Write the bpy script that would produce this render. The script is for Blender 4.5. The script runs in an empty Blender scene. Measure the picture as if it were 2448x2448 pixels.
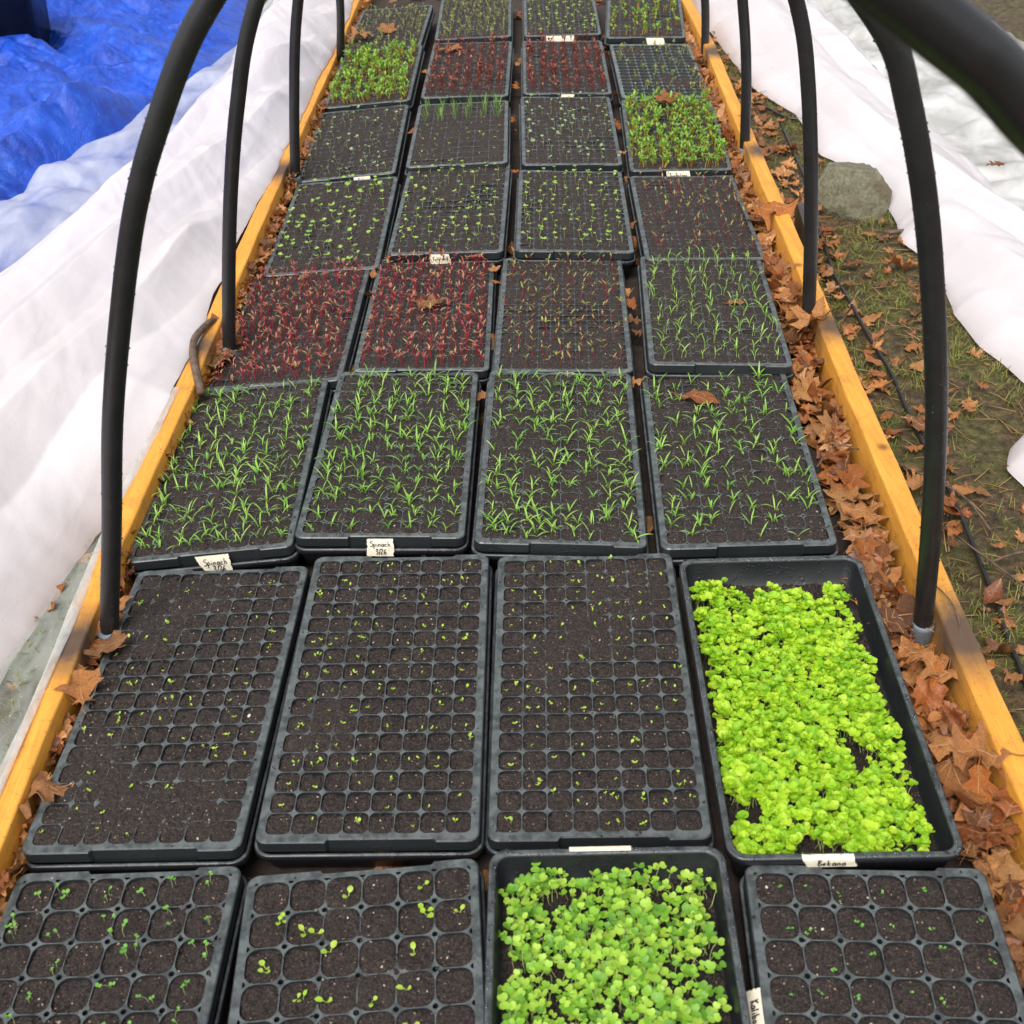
import bpy, math, random
import numpy as np
from mathutils import Vector, Matrix, Euler
random.seed(7); np.random.seed(7)
rng = np.random.default_rng(11)
R = math.radians
sc = bpy.context.scene
col = sc.collection

# ---------------------------------------------------------------- camera
cam_d = bpy.data.cameras.new('camera'); cam = bpy.data.objects.new('camera', cam_d); col.objects.link(cam)
CH, CP, CR, CF = 1.1692, R(37.399), R(-3.374), 1.1332
fw = Vector((0, math.cos(CP), -math.sin(CP))); up0 = Vector((0, math.sin(CP), math.cos(CP))); ri0 = Vector((1, 0, 0))
ri = ri0*math.cos(CR)+up0*math.sin(CR); up = -ri0*math.sin(CR)+up0*math.cos(CR)
M = Matrix((ri, up, -fw)).transposed().to_4x4(); M.translation = Vector((0, 0, CH))
cam.matrix_world = M
cam_d.sensor_width = 36; cam_d.sensor_height = 36; cam_d.lens = 36*CF
cam_d.clip_start = .02; cam_d.clip_end = 200
cam_d.dof.use_dof = True; cam_d.dof.focus_distance = 2.1; cam_d.dof.aperture_fstop = 11
sc.camera = cam

# ---------------------------------------------------------------- sky, sun, exposure
w = bpy.data.worlds.new('World'); sc.world = w; w.use_nodes = True
nt = w.node_tree; nt.nodes.clear()
SUN_EL, SUN_AZ = R(58), R(205)
sky = nt.nodes.new('ShaderNodeTexSky'); sky.sky_type = 'NISHITA'; sky.sun_disc = False
sky.sun_elevation = SUN_EL; sky.sun_rotation = SUN_AZ; sky.dust_density = 4.0; sky.air_density = 1.0; sky.ozone_density = .6
hsv = nt.nodes.new('ShaderNodeHueSaturation'); hsv.inputs['Saturation'].default_value = .24
nt.links.new(sky.outputs[0], hsv.inputs['Color'])
bg = nt.nodes.new('ShaderNodeBackground'); bg.inputs[1].default_value = .15
wo = nt.nodes.new('ShaderNodeOutputWorld')
nt.links.new(hsv.outputs[0], bg.inputs[0]); nt.links.new(bg.outputs[0], wo.inputs[0])
sd = bpy.data.lights.new('sun', 'SUN'); so = bpy.data.objects.new('sun', sd); col.objects.link(so)
sd.energy = 1.5; sd.angle = R(30); sd.color = (1, .95, .88)
dirv = Vector((math.sin(SUN_AZ)*math.cos(SUN_EL), math.cos(SUN_AZ)*math.cos(SUN_EL), math.sin(SUN_EL)))
so.rotation_euler = dirv.to_track_quat('Z', 'Y').to_euler(); so.location = (0, 0, 5)
sc.view_settings.view_transform = 'Standard'; sc.view_settings.look = 'None'
sc.view_settings.exposure = 0.62; sc.view_settings.gamma = 1

# ---------------------------------------------------------------- helpers
def vnoise(x, y, seed=0):
    """smooth 2-d value noise, 0..1"""
    x = np.asarray(x, float); y = np.asarray(y, float)
    xi = np.floor(x).astype(np.int64); yi = np.floor(y).astype(np.int64)
    fx = x-xi; fy = y-yi; fx = fx*fx*(3-2*fx); fy = fy*fy*(3-2*fy)
    def h(a, b):
        n = (a*374761393+b*668265263+seed*974711) & 0xffffffff
        n = ((n ^ (n >> 13))*1274126177) & 0xffffffff
        return ((n ^ (n >> 16)) & 0xffff)/65535.
    return (h(xi, yi)*(1-fx)+h(xi+1, yi)*fx)*(1-fy)+(h(xi, yi+1)*(1-fx)+h(xi+1, yi+1)*fx)*fy
def fbm(x, y, o=4, seed=0):
    s = 0; a = .5; t = 0
    for k in range(o):
        s = s+a*vnoise(x, y, seed+k); t += a; a *= .5; x = x*2.03+7; y = y*2.03+3
    return s/t
def ridge(x, y, o=4, seed=0):
    s = 0; a = .5; t = 0
    for k in range(o):
        s = s+a*(1-np.abs(2*vnoise(x, y, seed+k)-1)); t += a; a *= .5; x = x*2.1+5; y = y*2.1+9
    return s/t

def lnoise(x, y, seed=0):
    """faceted value noise: straight creases along its lattice lines"""
    xi = np.floor(x).astype(np.int64); yi = np.floor(y).astype(np.int64); fx = x-xi; fy = y-yi
    def h(a, b):
        n = (a*374761393+b*668265263+seed*974711) & 0xffffffff
        n = ((n ^ (n >> 13))*1274126177) & 0xffffffff
        return ((n ^ (n >> 16)) & 0xffff)/65535.
    a, b, c, d = h(xi, yi), h(xi+1, yi), h(xi+1, yi+1), h(xi, yi+1)
    up_ = fx > fy                                   # split each square into two flat triangles
    return np.where(up_, a+(b-a)*fx+(c-b)*fy, a+(c-d)*fx+(d-a)*fy)
def crumple(x, y, o=3, seed=0):
    s = 0; a = .5; t = 0
    x = x+.5*vnoise(x*.7, y*.7, seed+50); y = y+.5*vnoise(x*.7+9, y*.7, seed+51)
    for k in range(o):
        ang = .7+1.1*k; c_, s_ = math.cos(ang), math.sin(ang); X, Y = x*c_-y*s_, x*s_+y*c_
        s = s+a*np.abs(2*lnoise(X, Y, seed+k)-1); t += a; a *= .5; x = x*1.9+5; y = y*1.9+9
    return s/t
class Geo:
    def __init__(s): s.v = []; s.f = []; s.m = []; s.c = []; s.n = 0
    def add(s, v, f, m=0, c=.5):
        v = np.asarray(v, float).reshape(-1, 3)
        s.v.append(v); s.c.append(np.full(len(v), c) if np.isscalar(c) else np.asarray(c, float))
        for q in f: s.f.append([i+s.n for i in q])
        s.m += [m]*len(f) if np.isscalar(m) else list(m)
        s.n += len(v)
    def fin(s):
        s.V = np.concatenate(s.v) if s.v else np.zeros((0, 3)); s.C = np.concatenate(s.c) if s.c else np.zeros(0)
        s.S = np.array([len(q) for q in s.f], np.int32); s.L = np.array([i for q in s.f for i in q], np.int32); s.MI = np.array(s.m, np.int32)
        return s
def make_mesh(name, V, L, S, MI=None, C=None, mats=(), smooth=True):
    me = bpy.data.meshes.new(name)
    me.vertices.add(len(V)); me.vertices.foreach_set('co', np.ascontiguousarray(V, np.float32).ravel())
    me.loops.add(len(L)); me.loops.foreach_set('vertex_index', np.ascontiguousarray(L, np.int32))
    me.polygons.add(len(S)); st = np.zeros(len(S), np.int32); st[1:] = np.cumsum(S)[:-1]
    me.polygons.foreach_set('loop_start', st)
    for m_ in mats: me.materials.append(m_)
    if MI is not None: me.polygons.foreach_set('material_index', np.ascontiguousarray(MI, np.int32))
    me.polygons.foreach_set('use_smooth', np.full(len(S), smooth, bool))
    if C is not None:
        a = me.attributes.new('tint', 'FLOAT', 'POINT'); a.data.foreach_set('value', np.ascontiguousarray(C, np.float32))
    me.update(calc_edges=True); me.validate()
    return me
def gmesh(name, g, mats, smooth=True):
    g.fin(); return make_mesh(name, g.V, g.L, g.S, g.MI, g.C, mats, smooth)
def link(name, me, parent=None, loc=None, rot=None):
    o = bpy.data.objects.new(name, me); col.objects.link(o)
    if parent: o.parent = parent
    if loc is not None: o.location = loc
    if rot is not None: o.rotation_euler = rot
    return o
def tag(o, label=None, cat=None, group=None, kind=None):
    if label: o['label'] = label
    if cat: o['category'] = cat
    if group: o['group'] = group
    if kind: o['kind'] = kind
    return o
class Inst:
    """accumulates transformed copies of finished Geos into one mesh"""
    def __init__(s): s.V = []; s.L = []; s.S = []; s.MI = []; s.C = []; s.n = 0
    def add(s, g, mat3, loc, tint=0.):
        s.V.append(g.V@np.asarray(mat3).T+np.asarray(loc)); s.L.append(g.L+s.n); s.S.append(g.S); s.MI.append(g.MI); s.C.append(np.mod(g.C+tint, 1.)); s.n += len(g.V)
    def mesh(s, name, mats, smooth=True):
        c = np.concatenate
        return make_mesh(name, c(s.V), c(s.L), c(s.S), c(s.MI), c(s.C), mats, smooth)
def grid_faces(nx, ny, wrap=False):
    i, j = np.meshgrid(np.arange(nx-(0 if wrap else 1)), np.arange(ny-1), indexing='ij')
    i = i.ravel(); j = j.ravel(); i2 = (i+1) % nx
    return np.stack([i*ny+j, i2*ny+j, i2*ny+j+1, i*ny+j+1], 1)
def grid_mesh(name, P, mats, smooth=True, C=None, keep=None):
    nx, ny = P.shape[:2]; f = grid_faces(nx, ny)
    if keep is not None: f = f[keep[f].all(1)]
    V = P.reshape(-1, 3)
    if keep is not None:
        used = np.unique(f); mp = np.full(len(V), -1); mp[used] = np.arange(len(used)); f = mp[f]; V = V[used]
        if C is not None: C = C.ravel()[used]
    return make_mesh(name, V, f.ravel(), np.full(len(f), 4, np.int32), None, None if C is None else C.ravel(), mats, smooth)
def catmull(P, n=8):
    P = [np.array(p, float) for p in P]; P = [2*P[0]-P[1]]+P+[2*P[-1]-P[-2]]; out = []
    for i in range(1, len(P)-2):
        for k in range(n):
            t = k/n; a, b, c, d = P[i-1:i+3]
            out.append(.5*((2*b)+(-a+c)*t+(2*a-5*b+4*c-d)*t*t+(-a+3*b-3*c+d)*t**3))
    out.append(P[-2]); return np.array(out)
def tube(P, r, seg=16, caps=True):
    P = np.asarray(P, float); n = len(P); r = np.full(n, r) if np.isscalar(r) else np.asarray(r)
    T = np.gradient(P, axis=0); T /= np.linalg.norm(T, axis=1)[:, None]
    ref = np.array([0, 0, 1.]) if abs(T[0][2]) < .9 else np.array([0, 1., 0])
    a = np.cross(T[0], ref); a /= np.linalg.norm(a); V = []
    for i in range(n):
        a = a-T[i]*(a@T[i]); a /= np.linalg.norm(a); b = np.cross(T[i], a)
        for k in range(seg):
            th = 2*math.pi*k/seg; V.append(P[i]+r[i]*(a*math.cos(th)+b*math.sin(th)))
    F = [[i*seg+k, i*seg+(k+1) % seg, (i+1)*seg+(k+1) % seg, (i+1)*seg+k] for i in range(n-1) for k in range(seg)]
    if caps: F += [list(range(seg))[::-1], [(n-1)*seg+k for k in range(seg)]]
    return np.array(V), F

# ---------------------------------------------------------------- materials
class NT:
    def __init__(s, name):
        s.m = bpy.data.materials.new(name); s.m.use_nodes = True; s.t = s.m.node_tree; s.t.nodes.clear()
        s.out = s.t.nodes.new('ShaderNodeOutputMaterial')
    def n(s, ty, **k):
        nd = s.t.nodes.new(ty)
        for a, b in k.items():
            if a.startswith('i_'):
                nm = a[2:].replace('_', ' ')
                s.set(nd, nm, b)
            else: setattr(nd, a, b)
        return nd
    def set(s, nd, key, v):
        try: sock = nd.inputs[int(key)]
        except ValueError: sock = nd.inputs[key]
        if isinstance(v, bpy.types.NodeSocket): s.t.links.new(v, sock)
        elif isinstance(v, (tuple, list)) and len(v) == 3 and sock.type == 'RGBA': sock.default_value = (*v, 1)
        else: sock.default_value = v
    def coord(s, k='Object'): return s.n('ShaderNodeTexCoord').outputs[k]
    def noise(s, vec, scale, detail=4, rough=.55, dist=0):
        nd = s.n('ShaderNodeTexNoise'); s.set(nd, 'Vector', vec); s.set(nd, 'Scale', scale); s.set(nd, 'Detail', detail); s.set(nd, 'Roughness', rough); s.set(nd, 'Distortion', dist); return nd.outputs[0]
    def ramp(s, fac, stops, interp='LINEAR'):
        nd = s.n('ShaderNodeValToRGB'); cr = nd.color_ramp; cr.interpolation = interp
        while len(cr.elements) < len(stops): cr.elements.new(.5)
        for e, (p, c) in zip(cr.elements, stops):
            e.position = p; e.color = (*c, 1) if not np.isscalar(c) else (c, c, c, 1)
        s.set(nd, 'Fac', fac); return nd.outputs[0]
    def mix(s, f, a, b, bt='MIX'):
        nd = s.n('ShaderNodeMix', data_type='RGBA', blend_type=bt); s.set(nd, '0', f)
        s.set(nd, '6', a); s.set(nd, '7', b); return nd.outputs[2]
    def math(s, op, a, b=0., c=None, clamp=False):
        nd = s.n('ShaderNodeMath', operation=op, use_clamp=clamp); s.set(nd, '0', a); s.set(nd, '1', b)
        if c is not None: s.set(nd, '2', c)
        return nd.outputs[0]
    def bump(s, h, dist=.002, strength=1., normal=None):
        nd = s.n('ShaderNodeBump'); s.set(nd, 'Height', h); s.set(nd, 'Distance', dist); s.set(nd, 'Strength', strength)
        if normal is not None: s.set(nd, 'Normal', normal)
        return nd.outputs[0]
    def pbr(s, color, rough=.5, normal=None, spec=.5, **k):
        nd = s.n('ShaderNodeBsdfPrincipled'); s.set(nd, 'Base Color', color); s.set(nd, 'Roughness', rough); s.set(nd, 'Specular IOR Level', spec)
        if normal is not None: s.set(nd, 'Normal', normal)
        for a, b in k.items(): s.set(nd, a.replace('_', ' '), b)
        return nd.outputs[0]
    def done(s, sh): s.t.links.new(sh, s.out.inputs[0]); return s.m

def m_soil(name='potting_soil'):
    t = NT(name); v = t.coord()
    n1 = t.noise(v, 45, 5, .7); n2 = t.noise(v, 420, 4, .7)
    c = t.ramp(n1, [(.3, (.012, .008, .007)), (.55, (.026, .018, .0155)), (.75, (.042, .030, .026))])
    c = t.mix(.7, c, t.ramp(n2, [(.34, (.003, .002, .002)), (.50, (.030, .022, .019)), (.66, (.125, .092, .078))]))
    vo = t.n('ShaderNodeTexVoronoi', feature='F1'); t.set(vo, 'Vector', v); t.set(vo, 'Scale', 210.)
    near = t.math('LESS_THAN', vo.outputs['Distance'], .23)
    sx = t.n('ShaderNodeSeparateColor'); t.set(sx, '0', vo.outputs['Color'])
    pick = t.math('GREATER_THAN', sx.outputs[0], .87)
    spk = t.math('MULTIPLY', near, pick)
    sc_ = t.ramp(sx.outputs[1], [(0, (.14, .08, .04)), (.5, (.24, .17, .10)), (1, (.40, .34, .26))])
    c = t.mix(spk, c, sc_)
    vo2 = t.n('ShaderNodeTexVoronoi', feature='F1'); t.set(vo2, 'Vector', v); t.set(vo2, 'Scale', 75.)
    s2 = t.n('ShaderNodeSeparateColor'); t.set(s2, '0', vo2.outputs['Color'])
    big = t.math('MULTIPLY', t.math('LESS_THAN', vo2.outputs['Distance'], .13), t.math('GREATER_THAN', s2.outputs[0], .95))
    c = t.mix(big, c, (.5, .42, .32))
    h = t.math('ADD', t.math('MULTIPLY', n2, 1.), t.math('MULTIPLY', t.noise(v, 150, 3, .6), 1.5))
    return t.done(t.pbr(c, t.ramp(n2, [(.3, .5), (.7, .9)]), t.bump(h, .0035, 1.), .35))
def m_plastic(name, base=(.016, .018, .022), dust_and_sky=.5):
    t = NT(name); v = t.coord()
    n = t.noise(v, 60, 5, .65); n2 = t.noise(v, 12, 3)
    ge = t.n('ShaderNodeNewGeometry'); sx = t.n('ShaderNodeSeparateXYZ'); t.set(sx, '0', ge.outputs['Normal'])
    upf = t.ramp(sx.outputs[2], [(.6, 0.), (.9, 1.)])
    d = t.math('MULTIPLY', t.math('MULTIPLY', t.ramp(n, [(.38, .25), (.60, 1.)]), dust_and_sky), upf)
    c = t.mix(d, base, (.13, .15, .148))  # paler on upward faces: dust, with sky reflection also put into the colour
    r = t.ramp(n2, [(.3, .30), (.7, .50)])
    drops = t.n('ShaderNodeTexVoronoi', feature='SMOOTH_F1'); t.set(drops, 'Vector', v); t.set(drops, 'Scale', 190.)
    hb = t.ramp(drops.outputs['Distance'], [(.15, 1.), (.42, 0.)])
    wet = t.math('MULTIPLY', hb, t.ramp(t.noise(v, 35, 2), [(.5, 0.), (.6, 1.)]))
    return t.done(t.pbr(c, r, t.bump(wet, .0006, .7), .55))
def m_leafy(name, ca, cb, cc, trans=.35, rough=.45, rnd=.6, bscale=60):
    """a foliage material: three colours along the tint attribute, some light passing through"""
    t = NT(name); at = t.n('ShaderNodeAttribute', attribute_name='tint', attribute_type='GEOMETRY')
    oi = t.n('ShaderNodeObjectInfo')
    f = t.math('FRACT', t.math('ADD', at.outputs['Fac'], t.math('MULTIPLY', oi.outputs['Random'], rnd)))
    v = t.coord(); n = t.noise(v, bscale, 3)
    f = t.math('ADD', t.math('MULTIPLY', f, .8), t.math('MULTIPLY', n, .25))
    c = t.ramp(f, [(0, ca), (.5, cb), (1, cc)])
    p = t.pbr(c, rough, t.bump(n, .0006, .5), .4)
    tr = t.n('ShaderNodeBsdfTranslucent'); t.set(tr, 'Color', c)
    mx = t.n('ShaderNodeMixShader'); t.set(mx, '0', trans); t.set(mx, '1', p); t.set(mx, '2', tr.outputs[0])
    return t.done(mx.outputs[0])
def m_dry(name='dry_leaf_skin', sat=1.):
    t = NT(name); at = t.n('ShaderNodeAttribute', attribute_name='tint', attribute_type='GEOMETRY')
    oi = t.n('ShaderNodeObjectInfo')
    f = t.math('FRACT', t.math('ADD', at.outputs['Fac'], oi.outputs['Random']))
    c = t.ramp(f, [(0, (.09, .025, .010)), (.15, (.36, .10, .022)), (.32, (.50, .24, .08)), (.46, (.12, .045, .022)), (.62, (.48, .19, .05)), (.76, (.54, .25, .085)), (.88, (.22, .07, .025)), (1, (.50, .15, .022))])
    v = t.coord(); n = t.noise(v, 35, 6, .7); n2 = t.noise(v, 300, 2)
    c = t.mix(t.ramp(n, [(.45, 0.), (.75, .75)]), c, (.04, .016, .009))
    c = t.mix(t.ramp(n2, [(.5, 0.), (.8, .3)]), c, (.5, .3, .14))
    p = t.pbr(c, .40, t.bump(t.math('ADD', n, t.math('MULTIPLY', n2, .3)), .003, .8), .5)
    tr = t.n('ShaderNodeBsdfTranslucent'); t.set(tr, 'Color', c)
    mx = t.n('ShaderNodeMixShader'); t.set(mx, '0', .18); t.set(mx, '1', p); t.set(mx, '2', tr.outputs[0])
    return t.done(mx.outputs[0])
def m_film(name, alpha, colr=(.86, .81, .835), bscale=9., vary=0., rough=.28):
    t = NT(name); v = t.coord()
    mp = t.n('ShaderNodeMapping'); t.set(mp, 'Vector', v); mp.inputs['Scale'].default_value = (1.1, .55, 1.)
    n = t.noise(mp.outputs[0], bscale, 3, .5, .5); n2 = t.noise(v, 60, 3)
    vo = t.n('ShaderNodeTexVoronoi', feature='F1'); t.set(vo, 'Vector', v); t.set(vo, 'Scale', 130.)
    dr = t.ramp(vo.outputs['Distance'], [(.08, 1.), (.28, 0.)])
    sp = t.n('ShaderNodeSeparateColor'); t.set(sp, '0', vo.outputs['Color'])
    drop = t.math('MULTIPLY', dr, t.math('GREATER_THAN', sp.outputs[0], .55))
    nb = t.bump(n, .010, .5); nb = t.bump(n2, .0006, .3, nb); nb = t.bump(drop, .0005, .5, nb)
    p = t.pbr(colr, rough, nb, .5)
    tl = t.n('ShaderNodeBsdfTranslucent'); t.set(tl, 'Color', colr); t.set(tl, 'Normal', nb)
    m1 = t.n('ShaderNodeMixShader'); t.set(m1, '0', .35); t.set(m1, '1', p); t.set(m1, '2', tl.outputs[0])
    ts = t.n('ShaderNodeBsdfTransparent'); t.set(ts, 'Color', (.95, .96, .95))
    a = t.math('ADD', t.math('MULTIPLY', t.ramp(n, [(.35, 0.), (.65, 1.)]), vary), alpha-vary*.5, clamp=True)
    a = t.math('MAXIMUM', a, t.math('MULTIPLY', drop, .8))
    mx = t.n('ShaderNodeMixShader'); t.set(mx, '0', a); t.set(mx, '1', ts.outputs[0]); t.set(mx, '2', m1.outputs[0])
    return t.done(mx.outputs[0])
def m_tarp():
    t = NT('blue_woven_tarp'); v = t.coord()
    n = t.noise(v, 7, 6, .65, 1.0); n2 = t.noise(v, 45, 4, .7)
    wv = t.n('ShaderNodeTexWave', wave_type='BANDS'); t.set(wv, 'Vector', v); t.set(wv, 'Scale', 130.)
    c = t.ramp(n, [(.3, (.003, .025, .26)), (.6, (.006, .070, .50)), (.8, (.015, .13, .68))])
    cr_ = t.noise(v, 22, 8, .8, 1.5)
    c = t.mix(t.ramp(cr_, [(.52, 0.), (.62, .35)]), c, (.04, .20, .70))
    nb = t.bump(n, .018, .6); nb = t.bump(n2, .002, .5, nb); nb = t.bump(wv.outputs['Fac'], .0004, .3, nb)
    nb = t.bump(cr_, .006, .7, nb)
    return t.done(t.pbr(c, .36, nb, .5))
def m_wood(name, stains=(), base=((.60, .25, .035), (.68, .30, .040), (.76, .36, .055))):
    t = NT(name); v = t.coord()
    mp = t.n('ShaderNodeMapping'); t.set(mp, 'Vector', v); mp.inputs['Scale'].default_value = (9., .55, 9.)
    n = t.noise(mp.outputs[0], 5., 5, .6, 1.6)
    mp2 = t.n('ShaderNodeMapping'); t.set(mp2, 'Vector', v); mp2.inputs['Scale'].default_value = (60., 2.5, 60.)
    g = t.noise(mp2.outputs[0], 6., 4, .6)
    c = t.ramp(n, [(.3, base[0]), (.5, base[1]), (.7, base[2])])
    c = t.mix(t.ramp(g, [(.45, 0.), (.75, .35)]), c, tuple(k*.45 for k in base[0]))
    c = t.mix(t.ramp(t.noise(v, 16, 6, .75), [(.52, 0.), (.74, .6)]), c, (.20, .10, .035))
    c = t.mix(t.ramp(t.noise(v, 160, 3, .7), [(.60, 0.), (.72, .6)]), c, (.10, .05, .02))
    for (kx, ky) in ((.66, 2.33), (.675, 2.62), (.72, 3.3), (.64, 1.62), (-.66, 1.9), (-.60, 2.95)):
        vm = t.n('ShaderNodeVectorMath', operation='DISTANCE'); t.set(vm, '0', v); vm.inputs[1].default_value = (kx, ky, .02)
        c = t.mix(t.ramp(t.math('ADD', vm.outputs['Value'], t.math('MULTIPLY', n, .008)), [(.008, .85), (.018, 0.)]), c, (.14, .05, .015))
    for (x, y, z, r) in stains:
        vm = t.n('ShaderNodeVectorMath', operation='DISTANCE'); t.set(vm, '0', v); vm.inputs[1].default_value = (x, y, z)
        dd = t.math('ADD', vm.outputs['Value'], t.math('MULTIPLY', t.noise(v, 45, 4), .03))
        k = t.ramp(t.math('DIVIDE', dd, r), [(.35, .9), (1., 0.)])
        c = t.mix(k, c, (.035, .032, .035))
    return t.done(t.pbr(c, .55, t.bump(g, .0012, .6), .4))
def m_simple(name, c, r=.5, nscale=40, amt=.5, bump=.001, spec=.5):
    t = NT(name); v = t.coord(); n = t.noise(v, nscale, 5, .65)
    cc = t.ramp(n, [(.3, tuple(k*(1-amt) for k in c)), (.7, tuple(min(1, k*(1+amt)) for k in c))])
    return t.done(t.pbr(cc, r, t.bump(n, bump, .8), spec))
def m_mud():
    t = NT('muddy_ground'); v = t.coord()
    n = t.noise(v, 3.5, 8, .7, .6); n2 = t.noise(v, 40, 6, .75)
    c = t.ramp(n2, [(.30, (.020, .012, .007)), (.5, (.085, .055, .028)), (.70, (.22, .145, .07))])
    c = t.mix(t.ramp(n, [(.44, 0.), (.62, .7)]), c, t.ramp(n2, [(.35, (.03, .035, .008)), (.65, (.15, .16, .035))]))
    return t.done(t.pbr(c, t.ramp(n, [(.3, .45), (.7, .9)]), t.bump(t.math('ADD', n2, n), .02, 1.), .4))

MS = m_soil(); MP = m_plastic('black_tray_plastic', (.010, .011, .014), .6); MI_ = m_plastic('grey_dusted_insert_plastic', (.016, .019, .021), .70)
MPIPE = m_simple('black_poly_pipe', (.014, .014, .015), .33, 25, .3, .0008, .5)
MSLV = m_simple('grey_pipe_sleeve', (.13, .15, .17), .5, 30, .3)
MTAPE = m_simple('cream_masking_tape', (.72, .66, .52), .6, 120, .12, .0006)
MINK = m_simple('black_marker_ink', (.012, .012, .014), .5, 50, .1, .0001)
MDROP = NT('water_drop'); MDROP = MDROP.done(MDROP.pbr((.9, .95, 1), .03, None, .5, Transmission_Weight=1., IOR=1.33))
MSTEMG = m_leafy('pale_stem', (.35, .42, .16), (.42, .45, .2), (.30, .42, .12), .2)
MSPIN = m_leafy('spinach_blade', (.15, .36, .05), (.26, .50, .08), (.42, .60, .14))
MSTEMR = m_leafy('red_stem', (.30, .012, .035), (.42, .020, .055), (.22, .015, .025), .2)
MSTEMD = m_leafy('maroon_stem', (.13, .015, .018), (.20, .02, .025), (.10, .02, .015), .2)
MBEET = m_leafy('beet_blade', (.50, .045, .08), (.36, .12, .08), (.42, .42, .16), .3)
MBEETG = m_leafy('young_beet_blade', (.20, .26, .06), (.34, .38, .10), (.42, .14, .09), .3)
MBEETD = m_leafy('dark_beet_blade', (.17, .020, .022), (.27, .05, .035), (.42, .24, .13), .3)
MSTEMY = m_leafy('yellow_stem', (.55, .30, .03), (.45, .34, .04), (.5, .18, .02), .2)
MCHARD = m_leafy('chard_blade', (.13, .30, .04), (.22, .42, .05), (.36, .50, .08), .3)
MBRAS = m_leafy('brassica_leaf', (.20, .38, .055), (.30, .48, .08), (.36, .52, .12), .3)
MBLUE = m_leafy('bluish_brassica_leaf', (.20, .34, .16), (.28, .40, .20), (.34, .44, .22), .3)
MLET = m_leafy('lettuce_leaf', (.32, .52, .04), (.40, .60, .06), (.48, .62, .10), .35)
MCLOV = m_leafy('small_round_leaf', (.10, .30, .05), (.16, .40, .06), (.22, .46, .08), .3)
MRAD = m_leafy('radish_leaf', (.08, .23, .03), (.24, .48, .04), (.44, .62, .08), .3)
MBEK = m_leafy('cabbage_leaf', (.18, .44, .018), (.40, .64, .03), (.52, .70, .05), .35)
MOLIVE = m_leafy('olive_leaf', (.20, .23, .06), (.28, .30, .08), (.36, .36, .12), .3)
MONION = m_leafy('grassy_blade', (.12, .27, .06), (.20, .36, .07), (.28, .40, .10), .3)
MDRY = m_dry(); MVEIN = m_leafy('dry_leaf_vein', (.20, .09, .035), (.42, .24, .10), (.30, .13, .05), .1); MTARP = m_tarp(); MMUD = m_mud()
MGRASS = m_leafy('lawn_grass', (.08, .16, .02), (.17, .20, .035), (.32, .27, .07), .3)
MSTRAW = m_leafy('straw', (.35, .22, .07), (.26, .15, .05), (.40, .28, .12), .2)
MTWIG = m_simple('grey_brown_bark', (.10, .065, .042), .8, 70, .6, .004)

# ---------------------------------------------------------------- ground and bed
BX = lambda y: .0315*(y-1.2)                       # the bed runs slightly to the right
def plane(name, x0, x1, y0, y1, z, nx, ny, amp, mat, seed=0, sh=False):
    x = np.linspace(x0, x1, nx); y = np.linspace(y0, y1, ny); X, Y = np.meshgrid(x, y, indexing='ij')
    Z = z+amp*(fbm(X*4, Y*4, 5, seed)-.5)*2+amp*.5*(fbm(X*25, Y*25, 3, seed+9)-.5)
    if sh: X = X+BX(Y)
    me = grid_mesh(name, np.stack([X, Y, Z], -1), [mat]); return tag(link(name, me), kind='structure')
GZ = -.10
def gz(x, y): return GZ+.012*(fbm(x*4, y*4, 5, 3)-.5)*2+.006*(fbm(x*25, y*25, 3, 12)-.5)
plane('ground', -3.2, 2.6, -.6, 7, GZ, 420, 520, .012, MMUD, 3)
# the far ground, in one frame around the near sheet, slightly lower
g = Geo(); a = 60
ring = [(-3.15, -.55), (2.55, -.55), (2.55, 6.95), (-3.15, 6.95)]; outr = [(-a, -a), (a, -a), (a, a), (-a, a)]
g.add([(x, y, GZ-.012) for x, y in ring]+[(x, y, GZ-.012) for x, y in outr], [[k, 4+k, 4+(k+1) % 4, (k+1) % 4][::-1] for k in range(4)])
tag(link('ground', gmesh('ground', g, [MMUD])), kind='structure')
plane('bed_soil', -.62, .62, -.3, 6.5, -.066, 90, 400, .006, m_simple('dark_bed_soil', (.03, .02, .015), .9, 40, .5, .004), 21, True)

def board(name, xs, side, label, stains):
    """a long beam with eased edges along a slightly bent line; xs(y) is the inner top edge"""
    g = Geo(); th, z0, z1, e = .037, -.14, .022, .004
    prof = [(0, z0), (0, z1-e), (.001, z1-.001), (e, z1), (th-e, z1), (th-.001, z1-.001), (th, z1-e), (th, z0)]
    ys = np.linspace(-.35, 6.2, 140); V = []
    for y in ys:
        for (a_, z) in prof: V.append((xs(y)+side*a_+.0015*math.sin(y*5), y, z+.003*(float(vnoise(y*1.7, 3.3, 5))-.5)*2+(.001*math.sin(y*31+a_*90) if z > -.1 else 0)))
    n = len(prof); F = [[i*n+k, i*n+k+1, (i+1)*n+k+1, (i+1)*n+k] for i in range(len(ys)-1) for k in range(n-1)]
    if side < 0: F = [f[::-1] for f in F]
    F += [list(range(n)), [(len(ys)-1)*n+k for k in range(n)][::-1]]
    g.add(V, [f[::-1] for f in F])
    o = link(name, gmesh(name, g, [m_wood('orange_timber', stains)], True)); return tag(o, label, 'board')
def interp(tab): ys, xs = zip(*sorted(tab)); return lambda y: float(np.interp(y, ys, xs))
RXT = [(-.4, .555), (1.09, .595), (1.40, .606), (1.82, .623), (2.30, .652), (2.86, .674), (3.40, .703), (4.0, .732), (4.34, .742), (6.3, .80)]
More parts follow.
